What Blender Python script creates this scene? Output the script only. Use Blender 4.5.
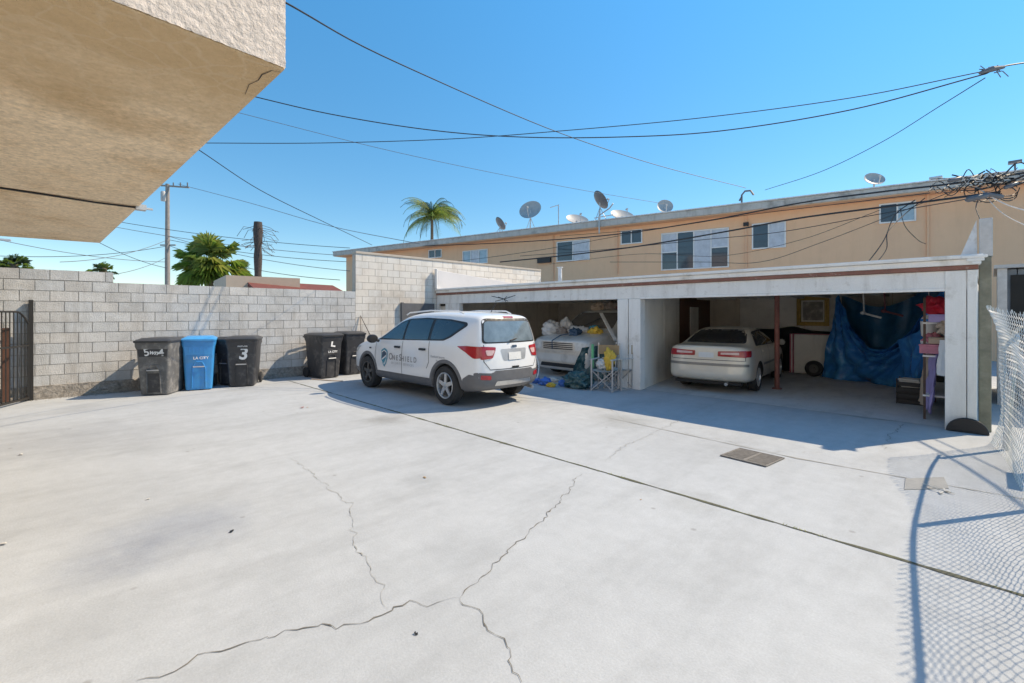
import bpy, bmesh, math, random
from mathutils import Vector, Matrix
from mathutils.bvhtree import BVHTree
random.seed(7)
for o in list(bpy.data.objects): bpy.data.objects.remove(o)
S = bpy.context.scene
COL = S.collection
R = math.radians
PI = math.pi

# ---------------------------------------------------------------- camera
CAM_H, FPX, HOR = 1.6, 470.0, 314.0
YAW = 45.486
cam = bpy.data.cameras.new('camera'); camo = bpy.data.objects.new('camera', cam); COL.objects.link(camo)
camo.location = (0, 0, CAM_H); camo.rotation_euler = (R(90), 0, R(YAW))
cam.sensor_width = 36; cam.lens = FPX/1024*36; cam.shift_y = -(341.5-HOR)/1024
cam.clip_start = .05; cam.clip_end = 3000
S.camera = camo
# ---------------------------------------------------------------- sky + sun
SUN_DIR = Vector((.45, .87, 1.0)).normalized()      # towards the sun
w = bpy.data.worlds.new('World'); S.world = w; w.use_nodes = True
nt = w.node_tree; bg = nt.nodes['Background']
sky = nt.nodes.new('ShaderNodeTexSky'); sky.sky_type = 'NISHITA'; sky.sun_disc = False
sky.sun_elevation = math.asin(SUN_DIR.z); sky.sun_rotation = math.atan2(SUN_DIR.x, SUN_DIR.y)
sky.air_density = .7; sky.dust_density = 0; sky.ozone_density = 1.6
hs = nt.nodes.new('ShaderNodeHueSaturation'); hs.inputs['Saturation'].default_value = 1.36
hs.inputs['Hue'].default_value = .495
nt.links.new(sky.outputs[0], hs.inputs['Color'])
_tc = nt.nodes.new('ShaderNodeTexCoord'); _sp = nt.nodes.new('ShaderNodeSeparateXYZ'); nt.links.new(_tc.outputs['Generated'], _sp.inputs[0])
_mr = nt.nodes.new('ShaderNodeMapRange'); _mr.inputs['From Min'].default_value = 0; _mr.inputs['From Max'].default_value = .55; _mr.inputs['To Min'].default_value = .46; _mr.inputs['To Max'].default_value = 1.0
nt.links.new(_sp.outputs['Z'], _mr.inputs['Value'])
_vm = nt.nodes.new('ShaderNodeVectorMath'); _vm.operation = 'SCALE'; nt.links.new(hs.outputs[0], _vm.inputs[0]); nt.links.new(_mr.outputs[0], _vm.inputs['Scale'])
nt.links.new(_vm.outputs[0], bg.inputs['Color'])
bg.inputs['Strength'].default_value = .15
sl = bpy.data.lights.new('sun', 'SUN'); sl.energy = 2.0; sl.angle = R(.5); sl.color = (1, .98, .94)
so = bpy.data.objects.new('sun', sl); COL.objects.link(so)
so.rotation_euler = SUN_DIR.to_track_quat('Z', 'Y').to_euler(); so.location = (10, 20, 25)
S.view_settings.view_transform = 'Standard'; S.view_settings.look = 'None'
S.view_settings.exposure = 1.34;
S.cycles.max_bounces = 12; S.cycles.diffuse_bounces = 8
S.view_settings.use_white_balance = True; S.view_settings.white_balance_temperature = 9200; S.view_settings.white_balance_tint = 12
S.view_settings.look = 'None'; S.view_settings.gamma = 1; S.view_settings.use_curve_mapping = False

# ---------------------------------------------------------------- measured-point helpers
_s, _c = math.sin(R(YAW)), math.cos(R(YAW))
def PD(px, py, d):
    l = (px-512)/FPX*d
    return Vector((-_s*d+_c*l, _c*d+_s*l, CAM_H+(HOR-py)/FPX*d))
def G(px, py, z=0):
    return PD(px, py, FPX*(z-CAM_H)/(HOR-py))
def AY(px, py, Y):
    return PD(px, py, Y/(_c+_s*(px-512)/FPX))
def AX(px, py, X):
    return PD(px, py, X/(-_s+_c*(px-512)/FPX))

# ---------------------------------------------------------------- materials
def nodes(m):
    m.use_nodes = True; return m.node_tree.nodes, m.node_tree.links
def mat(name, c, rough=.6, metal=0, var=.12, scale=3, bump=0, bscale=40, coat=0, spec=.5, c2=None, c2scale=1.2, c2lo=.5, c2hi=.7, attr=None, trans=0, detail=6, fine=0, fscale=60):
    m = bpy.data.materials.new(name); N, L = nodes(m); b = N['Principled BSDF']
    b.inputs['Roughness'].default_value = rough; b.inputs['Metallic'].default_value = metal
    b.inputs['Specular IOR Level'].default_value = spec
    if coat: b.inputs['Coat Weight'].default_value = coat; b.inputs['Coat Roughness'].default_value = .05
    if trans: b.inputs['Transmission Weight'].default_value = trans
    tc = N.new('ShaderNodeTexCoord')
    def noise(sc, det=detail, rg=.6):
        n = N.new('ShaderNodeTexNoise'); n.inputs['Scale'].default_value = sc; n.inputs['Detail'].default_value = det
        n.inputs['Roughness'].default_value = rg; L.new(tc.outputs['Object'], n.inputs['Vector']); return n
    cur = N.new('ShaderNodeRGB'); cur.outputs[0].default_value = (*c, 1); out = cur.outputs[0]
    if c2 is not None:
        n = noise(c2scale, 8, .65); r = N.new('ShaderNodeMapRange')
        r.inputs['From Min'].default_value = c2lo; r.inputs['From Max'].default_value = c2hi
        L.new(n.outputs['Fac'], r.inputs['Value'])
        mx = N.new('ShaderNodeMix'); mx.data_type = 'RGBA'; L.new(r.outputs[0], mx.inputs[0]); L.new(out, mx.inputs[6])
        mx.inputs[7].default_value = (*c2, 1); out = mx.outputs[2]
    if attr:
        a = N.new('ShaderNodeAttribute'); a.attribute_name = attr
        mx = N.new('ShaderNodeMix'); mx.data_type = 'RGBA'; mx.blend_type = 'MULTIPLY'; mx.inputs[0].default_value = 1
        L.new(out, mx.inputs[6]); L.new(a.outputs['Color'], mx.inputs[7]); out = mx.outputs[2]
    def mul(out, sc, amt, det=6):
        n = noise(sc, det); r = N.new('ShaderNodeMapRange'); r.inputs['From Min'].default_value = .25; r.inputs['From Max'].default_value = .75
        r.inputs['To Min'].default_value = 1-amt; r.inputs['To Max'].default_value = 1+amt
        L.new(n.outputs['Fac'], r.inputs['Value'])
        mx = N.new('ShaderNodeVectorMath'); mx.operation = 'SCALE'; L.new(out, mx.inputs[0]); L.new(r.outputs[0], mx.inputs['Scale'])
        return mx.outputs[0]
    if var: out = mul(out, scale, var)
    if fine: out = mul(out, fscale, fine, 3)
    L.new(out, b.inputs['Base Color'])
    if bump:
        n = noise(bscale, 5); bp = N.new('ShaderNodeBump'); bp.inputs['Strength'].default_value = bump; bp.inputs['Distance'].default_value = .02
        L.new(n.outputs['Fac'], bp.inputs['Height']); L.new(bp.outputs[0], b.inputs['Normal'])
    return m
M = {}
def concrete_mat(name, c, dark, stainc, st_lo=.55, st_hi=.75):
    m = mat(name, c, .85, var=.05, scale=.9, bump=.12, bscale=70, c2=dark, c2scale=.45, c2lo=.48, c2hi=.72, fine=.09, fscale=90, spec=.25)
    N, L = m.node_tree.nodes, m.node_tree.links; b = N['Principled BSDF']
    src = b.inputs['Base Color'].links[0].from_socket
    tc = [n for n in N if n.type == 'TEX_COORD'][0]
    mp = N.new('ShaderNodeMapping'); mp.inputs['Scale'].default_value = (1.2, .35, 1); L.new(tc.outputs['Object'], mp.inputs[0])
    n = N.new('ShaderNodeTexNoise'); n.inputs['Scale'].default_value = 1.6; n.inputs['Detail'].default_value = 9; n.inputs['Roughness'].default_value = .72
    L.new(mp.outputs[0], n.inputs['Vector'])
    r = N.new('ShaderNodeMapRange'); r.inputs['From Min'].default_value = st_lo; r.inputs['From Max'].default_value = st_hi; r.inputs['To Max'].default_value = .42
    L.new(n.outputs['Fac'], r.inputs['Value'])
    mx = N.new('ShaderNodeMix'); mx.data_type = 'RGBA'; L.new(r.outputs[0], mx.inputs[0]); L.new(src, mx.inputs[6]); mx.inputs[7].default_value = (*stainc, 1)
    # small dark specks
    v = N.new('ShaderNodeTexVoronoi'); v.inputs['Scale'].default_value = 2.2; L.new(tc.outputs['Object'], v.inputs['Vector'])
    r2 = N.new('ShaderNodeMapRange'); r2.inputs['From Min'].default_value = .03; r2.inputs['From Max'].default_value = .06; r2.inputs['To Min'].default_value = .45; r2.inputs['To Max'].default_value = 0
    L.new(v.outputs['Distance'], r2.inputs['Value'])
    mx2 = N.new('ShaderNodeMix'); mx2.data_type = 'RGBA'; L.new(r2.outputs[0], mx2.inputs[0]); L.new(mx.outputs[2], mx2.inputs[6]); mx2.inputs[7].default_value = (.2, .19, .18, 1)
    n3 = N.new('ShaderNodeTexNoise'); n3.inputs['Scale'].default_value = 5.5; n3.inputs['Detail'].default_value = 10; n3.inputs['Roughness'].default_value = .75; L.new(tc.outputs['Object'], n3.inputs['Vector'])
    r3 = N.new('ShaderNodeMapRange'); r3.inputs['From Min'].default_value = .35; r3.inputs['From Max'].default_value = .68; r3.inputs['To Min'].default_value = 1.03; r3.inputs['To Max'].default_value = .91; L.new(n3.outputs['Fac'], r3.inputs['Value'])
    sc3 = N.new('ShaderNodeVectorMath'); sc3.operation = 'SCALE'; L.new(mx2.outputs[2], sc3.inputs[0]); L.new(r3.outputs[0], sc3.inputs['Scale'])
    v2 = N.new('ShaderNodeTexVoronoi'); v2.inputs['Scale'].default_value = .55; L.new(tc.outputs['Object'], v2.inputs['Vector'])
    r4 = N.new('ShaderNodeMapRange'); r4.inputs['From Min'].default_value = .04; r4.inputs['From Max'].default_value = .24; r4.inputs['To Min'].default_value = .88; r4.inputs['To Max'].default_value = 1; L.new(v2.outputs['Distance'], r4.inputs['Value'])
    sc4 = N.new('ShaderNodeVectorMath'); sc4.operation = 'SCALE'; L.new(sc3.outputs[0], sc4.inputs[0]); L.new(r4.outputs[0], sc4.inputs['Scale'])
    L.new(sc4.outputs[0], b.inputs['Base Color']); return m
M['ground'] = concrete_mat('yard_concrete', (.455, .478, .495), (.385, .405, .42), (.29, .30, .305), .47, .70)
M['gfloor'] = concrete_mat('garage_concrete', (.57, .57, .57), (.43, .43, .43), (.20, .195, .19), .5, .7)
M['crack'] = mat('crack_dirt', (.17, .155, .13), .95, var=.3, scale=15)
M['crack_l'] = mat('hairline_dirt', (.34, .33, .30), .95, var=.2, scale=15)
M['moss'] = mat('joint_filler', (.10, .10, .07), .95, c2=(.14, .15, .05), c2scale=3, var=.3, scale=20)
M['block'] = mat('grey_block', (.60, .60, .595), .9, var=.09, scale=5, bump=.8, bscale=70, c2=(.49, .485, .475), c2scale=1.6, attr='tone', fine=.08, fscale=120, spec=.2)
M['mortar'] = mat('mortar', (.33, .31, .285), .95, var=.15, scale=6, bump=.4, bscale=60, spec=.2)
M['pblock'] = mat('painted_block', (.76, .71, .65), .85, var=.05, scale=1.5, bump=.35, bscale=90, c2=(.55, .48, .41), c2scale=.8, attr='tone', fine=.04, fscale=120, spec=.2)
M['pmortar'] = mat('painted_mortar', (.50, .44, .38), .9, var=.1, scale=6, spec=.2)
M['rubble'] = mat('rubble_footing', (.34, .31, .28), .95, var=.35, scale=22, bump=1, bscale=45, c2=(.2, .18, .16), c2scale=9, spec=.2)
M['wood'] = mat('white_painted_wood', (.85, .83, .80), .65, var=.04, scale=2, c2=(.58, .54, .48), c2scale=2.6, c2lo=.56, c2hi=.74, bump=.12, bscale=30, fine=.03)
M['woodold'] = mat('weathered_white_wood', (.82, .80, .77), .75, var=.06, scale=3, c2=(.60, .56, .51), c2scale=7, c2lo=.57, c2hi=.76, bump=.15, bscale=30, fine=.04)
M['redtrim'] = mat('brown_red_trim', (.27, .115, .085), .7, var=.2, scale=8, c2=(.45, .33, .28), c2scale=10, c2lo=.6, c2hi=.72)
M['inwall'] = mat('garage_inner_wall', (.87, .84, .79), .85, var=.08, scale=2, c2=(.70, .66, .6), c2scale=1.3)
M['tanwall'] = mat('garage_tan_wall', (.74, .66, .56), .85, var=.1, scale=2, c2=(.60, .52, .44), c2scale=1.2)
M['ceil'] = mat('garage_ceiling', (.84, .81, .76), .9, var=.1)
M['roofing'] = mat('roofing', (.5, .48, .46), .9, var=.15, bump=.3, bscale=50)
M['brown'] = mat('brown_door', (.13, .055, .035), .55, var=.25, scale=6)
M['redpole'] = mat('rusty_red_pole', (.24, .085, .07), .6, var=.25, scale=12)
M['postw'] = mat('greenish_weathered_timber', (.25, .235, .18), .9, var=.3, scale=6, bump=.3, bscale=25, c2=(.30, .27, .22), c2scale=3)
M['fencew'] = mat('bright_zinc_wire', (.72, .72, .70), .45, metal=.25, var=.1, scale=6)
M['parapet'] = mat('painted_parapet', (.66,.64,.64), .8, var=.05, scale=2, c2=(.58,.56,.55), c2scale=1.2)
M['galv'] = mat('galvanised_metal', (.5, .51, .52), .5, metal=.6, var=.15, scale=10)
M['flash'] = mat('pale_flashing', (.68, .69, .70), .6, var=.12, scale=8, c2=(.45, .42, .38), c2scale=6)
M['stucco'] = mat('white_stucco', (.60, .53, .48), .9, var=.15, scale=22, bump=1.0, bscale=38, spec=.2, fine=.08, fscale=50)
M['soffit'] = mat('tan_soffit', (.84, .66, .47), .9, var=.08, scale=3, bump=1.0, bscale=42, c2=(.66, .46, .28), c2scale=1.3, c2lo=.5, c2hi=.72, spec=.2, fine=.26, fscale=30)
M['apt'] = mat('orange_stucco', (.86, .53, .34), .9, var=.06, scale=.5, bump=.3, bscale=30, c2=(.76, .46, .30), c2scale=.5, spec=.2)
M['aptfascia'] = mat('pale_roof_edge', (.52, .49, .46), .85, var=.12, scale=3, c2=(.30, .28, .26), c2scale=1.6, c2lo=.52, c2hi=.7)
M['aptlow'] = mat('lower_stucco', (.50, .36, .25), .9, var=.06, scale=.6)
M['winfr'] = mat('white_window_frame', (.75, .75, .74), .5)
M['glassd'] = mat('dark_window_glass', (.045, .055, .07), .06, var=.2, scale=2, spec=.8)
M['glassb'] = mat('bright_window_glass', (.30, .42, .50), .08, var=.25, scale=3, spec=.8)
M['curtain'] = mat('curtain_behind_glass', (.50, .54, .60), .35, var=.2, scale=5, spec=.6)
M['black'] = mat('black_cable', (.02, .02, .022), .6, var=.2)
M['wirepale'] = mat('pale_cable', (.55, .55, .55), .6)
M['iron'] = mat('black_iron', (.035, .032, .03), .5, metal=.3, var=.2)
M['rusty'] = mat('rusty_iron', (.12, .075, .055), .7, metal=.3, var=.3, scale=20)
M['polewood'] = mat('utility_pole_wood', (.27, .24, .22), .9, var=.2, scale=5, bump=.3)
M['dish'] = mat('dish_grey', (.42, .41, .40), .5, var=.15, scale=4)
M['dishdark'] = mat('dish_dark_grey', (.13, .135, .15), .5, var=.15, scale=4)
M['bark'] = mat('palm_bark', (.15, .11, .08), .95, var=.3, scale=6, bump=1, bscale=14)
M['leaf'] = mat('palm_leaf', (.15, .22, .05), .55, var=.35, scale=1.2)
M['leafy'] = mat('palm_leaf_yellowish', (.17, .22, .06), .55, var=.3, scale=1.2)
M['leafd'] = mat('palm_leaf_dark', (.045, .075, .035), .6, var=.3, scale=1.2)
M['leafdead'] = mat('palm_leaf_dry', (.24, .17, .09), .8, var=.3, scale=1.2)
M['redroof'] = mat('red_tile_roof', (.20, .055, .04), .8, var=.2, scale=5, bump=.6, bscale=9)
M['beige'] = mat('beige_render', (.52, .40, .31), .9, var=.06)
M['binblk'] = mat('faded_black_plastic', (.042, .043, .048), .5, var=.2, scale=5, c2=(.12, .12, .12), c2scale=6, c2lo=.52, c2hi=.72, bump=.08)
M['binfade'] = mat('sun_bleached_plastic', (.13, .13, .13), .65, var=.25, scale=5, c2=(.27, .26, .25), c2scale=7, c2lo=.5, c2hi=.68, bump=.08)
M['binlid'] = mat('black_plastic_lid', (.045, .046, .05), .42, var=.2, scale=5)
M['binblue'] = mat('blue_plastic', (.012, .27, .62), .42, var=.12, scale=4, c2=(.06, .28, .50), c2scale=3, c2lo=.52, c2hi=.72)
M['binbluel'] = mat('blue_plastic_lid', (.02, .33, .70), .38, var=.1, scale=4)
M['white'] = mat('white_marking', (.8, .8, .79), .6, var=.03)
M['tyre'] = mat('tyre_rubber', (.03, .03, .031), .8, var=.25, scale=12)
M['rimg'] = mat('silver_rim', (.55, .56, .57), .35, metal=.7, var=.1)
M['rimd'] = mat('dark_steel_rim', (.10, .10, .10), .5, metal=.5, var=.2)
M['suvp'] = mat('white_car_paint', (.78, .79, .80), .3, var=.02, coat=.8)
M['clad'] = mat('grey_plastic_cladding', (.13, .132, .14), .55, var=.15, scale=6)
M['champ'] = mat('champagne_car_paint', (.70, .64, .54), .3, metal=.12, var=.05, coat=.7)
M['champd'] = mat('dusty_grey_paint', (.23, .22, .20), .4, metal=.25, var=.1, coat=.4)
M['silver'] = mat('dusty_silver_paint', (.66, .64, .60), .42, metal=.15, var=.1, scale=3, c2=(.48, .45, .41), c2scale=2.2, coat=.2)
M['cgl'] = mat('car_glass', (.03, .045, .055), .03, var=0, spec=1.0)
M['cgld'] = mat('dark_rear_glass', (.015,.016,.017), .12, var=0, spec=.35)
M['trunkd'] = mat('dark_palm_bark', (.075,.06,.055), .95, var=.35, scale=9, bump=1, bscale=14)
M['cglr'] = mat('rear_car_glass', (.16, .21, .24), .04, var=.3, scale=4, spec=1.0)
M['dirtyglass'] = mat('dusty_windscreen', (.13, .11, .09), .2, var=.25, scale=3, spec=.8)
M['rubber'] = mat('black_trim', (.018, .018, .02), .5)
M['red'] = mat('red_lens', (.42, .012, .02), .2, var=.15, scale=14, coat=.6)
M['redpale'] = mat('pale_lens', (.70, .45, .42), .2, var=.15, scale=20, coat=.6)
M['headl'] = mat('headlamp_lens', (.62, .62, .60), .15, var=.2, scale=15, coat=.6)
M['chrome'] = mat('dull_chrome', (.62, .61, .59), .3, metal=.85, var=.15, scale=8)
M['plate'] = mat('licence_plate', (.72, .72, .70), .5, var=.08, scale=30)
M['navy'] = mat('navy_marking', (.03, .07, .12), .5)
M['teal'] = mat('teal_marking', (.03, .26, .36), .5)
M['greymark'] = mat('grey_marking', (.28, .28, .29), .5)
M['tarp'] = mat('blue_tarpaulin', (.010, .20, .54), .20, var=.25, scale=3, bump=1.0, bscale=6, c2=(.045, .34, .64), c2scale=3.5, c2lo=.5, c2hi=.7)
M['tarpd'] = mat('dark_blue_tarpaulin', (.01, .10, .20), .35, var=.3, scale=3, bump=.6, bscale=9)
M['purple'] = mat('lilac_cloth', (.42, .34, .60), .85, var=.12, scale=5)
M['beigecl'] = mat('beige_cloth', (.55, .42, .32), .85, var=.15, scale=5)
M['pink'] = mat('pink_card', (.62, .22, .28), .7, var=.25, scale=9)
M['redcl'] = mat('red_cloth', (.60, .02, .05), .6, var=.2, scale=8)
M['yellow'] = mat('yellow_cloth', (.72, .47, .08), .8, var=.15, scale=10)
M['whitebag'] = mat('white_plastic_bag', (.62, .61, .60), .45, var=.2, scale=9, bump=.6, bscale=18)
M['greybag'] = mat('brown_grey_bag', (.28, .23, .20), .6, var=.3, scale=9, bump=.6, bscale=18)
M['bluebag'] = mat('blue_plastic_bag', (.03, .17, .55), .4, var=.3, scale=12, bump=.6, bscale=18)
M['maroonbag'] = mat('maroon_bag', (.16, .04, .05), .6, var=.3, scale=9)
M['darkcl'] = mat('dark_cloth', (.018, .024, .026), .8, var=.3, scale=6)
M['tealpl'] = mat('teal_plastic_sheet', (.02, .09, .10), .25, var=.4, scale=8, bump=.8, bscale=14, c2=(.10, .17, .18), c2scale=8)
M['gold'] = mat('gold_frame', (.42, .27, .08), .45, metal=.5, var=.3, scale=25)
M['portrait'] = mat('grey_picture', (.30, .27, .23), .6, var=.3, scale=8, c2=(.55, .52, .48), c2scale=7)
M['alu'] = mat('aluminium_tube', (.55, .55, .55), .4, metal=.6, var=.1)
M['chaircl'] = mat('grey_white_canvas', (.55, .55, .53), .85, var=.1)
M['greenp'] = mat('green_plastic', (.02, .22, .10), .5, var=.15)
M['card'] = mat('cardboard', (.38, .26, .15), .85, var=.1)
M['grate'] = mat('rusted_drain', (.21, .195, .18), .8, var=.3, scale=18, metal=.2)
M['patch'] = mat('patched_concrete', (.36, .35, .33), .9, var=.12, scale=9)
M['shed'] = mat('blue_grey_boards', (.20, .23, .26), .8, var=.2, scale=5)
M['dark'] = mat('dark_recess', (.03, .027, .024), .9)
M['debris'] = mat('pale_litter', (.6, .58, .54), .8)
M['redleaf'] = mat('red_leaf', (.45, .07, .04), .7)

for _k, _tc in (('leaf',(.30,.44,.07)),('leafy',(.50,.52,.13)),('leafd',(.10,.17,.06))):
    _N, _L = M[_k].node_tree.nodes, M[_k].node_tree.links
    _t = _N.new('ShaderNodeBsdfTranslucent'); _t.inputs[0].default_value = (*_tc, 1)
    _x = _N.new('ShaderNodeMixShader'); _x.inputs[0].default_value = .45; _o = _N['Material Output']
    _L.new(_N['Principled BSDF'].outputs[0], _x.inputs[1]); _L.new(_t.outputs[0], _x.inputs[2]); _L.new(_x.outputs[0], _o.inputs[0])
def streaks(key, amt, sc=(2.5,2.5,.35), dark=(.5,.45,.4)):
    N, L = M[key].node_tree.nodes, M[key].node_tree.links; b = N['Principled BSDF']; src = b.inputs['Base Color'].links[0].from_socket
    t = [n for n in N if n.type == 'TEX_COORD'][0]; mp = N.new('ShaderNodeMapping'); mp.inputs['Scale'].default_value = sc; L.new(t.outputs['Object'], mp.inputs[0])
    n = N.new('ShaderNodeTexNoise'); n.inputs['Scale'].default_value = 1.5; n.inputs['Detail'].default_value = 8; n.inputs['Roughness'].default_value = .7; L.new(mp.outputs[0], n.inputs['Vector'])
    r = N.new('ShaderNodeMapRange'); r.inputs['From Min'].default_value = .5; r.inputs['From Max'].default_value = .78; r.inputs['To Max'].default_value = amt; L.new(n.outputs['Fac'], r.inputs['Value'])
    m = N.new('ShaderNodeMix'); m.data_type = 'RGBA'; m.blend_type = 'MULTIPLY'; L.new(r.outputs[0], m.inputs[0]); L.new(src, m.inputs[6]); m.inputs[7].default_value = (*dark, 1); L.new(m.outputs[2], b.inputs['Base Color'])
for _k, _a in (('block',.6),('pblock',.4),('apt',.14),('wood',.35),('woodold',.6),('aptfascia',.7),('inwall',.4),('tanwall',.5),('binblk',.4),('binfade',.5)): streaks(_k, _a)
streaks('block', .45, (1.1,1.1,1.6), (.62,.60,.57))
# old grey spill patches on the yard slab, each with its own place and ragged outline
_N, _L = M['ground'].node_tree.nodes, M['ground'].node_tree.links; _b = _N['Principled BSDF']
_t = [n for n in _N if n.type == 'TEX_COORD'][0]
for (_cx, _cy), _rad, _amt, _col in ((G(175,530).xy, .55, .30, (.70,.73,.80)), (G(120,560).xy, .40, .22, (.70,.73,.80)), (G(60,440).xy, 1.3, .22, (.74,.74,.76)), (G(420,480).xy, .22, .2, (.7,.7,.7)), (G(690,500).xy, .3, .14, (.7,.68,.64)), (G(620,420).xy, .5, .25, (.66,.64,.60)), (G(385,420).xy, .35, .3, (.6,.58,.55))):
    _src = _b.inputs['Base Color'].links[0].from_socket
    _nz = _N.new('ShaderNodeTexNoise'); _nz.inputs['Scale'].default_value = 2.6; _nz.inputs['Detail'].default_value = 9; _nz.inputs['Roughness'].default_value = .7; _L.new(_t.outputs['Object'], _nz.inputs['Vector'])
    _d = _N.new('ShaderNodeVectorMath'); _d.operation = 'DISTANCE'; _L.new(_t.outputs['Object'], _d.inputs[0]); _d.inputs[1].default_value = (_cx, _cy, 0)
    _a = _N.new('ShaderNodeMath'); _a.operation = 'MULTIPLY_ADD'; _a.inputs[1].default_value = 1.6*_rad; _L.new(_nz.outputs['Fac'], _a.inputs[0]); _L.new(_d.outputs['Value'], _a.inputs[2])
    _r = _N.new('ShaderNodeMapRange'); _r.inputs['From Min'].default_value = _rad*1.1; _r.inputs['From Max'].default_value = _rad*1.9; _r.inputs['To Min'].default_value = min(1, _amt*2.1); _r.inputs['To Max'].default_value = 0; _L.new(_a.outputs[0], _r.inputs['Value'])
    _m = _N.new('ShaderNodeMix'); _m.data_type = 'RGBA'; _m.blend_type = 'MULTIPLY'; _L.new(_r.outputs[0], _m.inputs[0]); _L.new(_src, _m.inputs[6]); _m.inputs[7].default_value = (*_col, 1); _L.new(_m.outputs[2], _b.inputs['Base Color'])
# damp stain and pale crack network along the sun-side edge of the soffit
_N, _L = M['soffit'].node_tree.nodes, M['soffit'].node_tree.links; _b = _N['Principled BSDF']
_src = _b.inputs['Base Color'].links[0].from_socket; _t = [n for n in _N if n.type == 'TEX_COORD'][0]
_s3 = _N.new('ShaderNodeSeparateXYZ'); _L.new(_t.outputs['Object'], _s3.inputs[0])
_nz = _N.new('ShaderNodeTexNoise'); _nz.inputs['Scale'].default_value = 1.7; _nz.inputs['Detail'].default_value = 7; _L.new(_t.outputs['Object'], _nz.inputs['Vector'])
_ad = _N.new('ShaderNodeMath'); _ad.operation = 'MULTIPLY_ADD'; _ad.inputs[1].default_value = 2.4; _L.new(_nz.outputs['Fac'], _ad.inputs[0]); _L.new(_s3.outputs['X'], _ad.inputs[2])
_r = _N.new('ShaderNodeMapRange'); _r.inputs['From Min'].default_value = 3.6; _r.inputs['From Max'].default_value = 4.7; _r.inputs['To Max'].default_value = .85; _L.new(_ad.outputs[0], _r.inputs['Value'])
_m1 = _N.new('ShaderNodeMix'); _m1.data_type = 'RGBA'; _L.new(_r.outputs[0], _m1.inputs[0]); _L.new(_src, _m1.inputs[6]); _m1.inputs[7].default_value = (.56,.38,.21,1)
_w = _N.new('ShaderNodeVectorMath'); _w.operation = 'MULTIPLY_ADD'; _w.inputs[1].default_value = (.5,.5,.5); _L.new(_nz.outputs['Color'], _w.inputs[0]); _L.new(_t.outputs['Object'], _w.inputs[2])
_v = _N.new('ShaderNodeTexVoronoi'); _v.feature = 'DISTANCE_TO_EDGE'; _v.inputs['Scale'].default_value = 5.5; _L.new(_w.outputs[0], _v.inputs['Vector'])
_r2 = _N.new('ShaderNodeMapRange'); _r2.inputs['From Min'].default_value = .01; _r2.inputs['From Max'].default_value = .06; _r2.inputs['To Min'].default_value = .2; _r2.inputs['To Max'].default_value = 0; _L.new(_v.outputs['Distance'], _r2.inputs['Value'])
_mm = _N.new('ShaderNodeMath'); _mm.operation = 'MULTIPLY'; _L.new(_r.outputs[0], _mm.inputs[0]); _L.new(_r2.outputs[0], _mm.inputs[1])
_m2 = _N.new('ShaderNodeMix'); _m2.data_type = 'RGBA'; _L.new(_mm.outputs[0], _m2.inputs[0]); _L.new(_m1.outputs[2], _m2.inputs[6]); _m2.inputs[7].default_value = (.78,.66,.5,1)
_L.new(_m2.outputs[2], _b.inputs['Base Color'])
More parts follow.
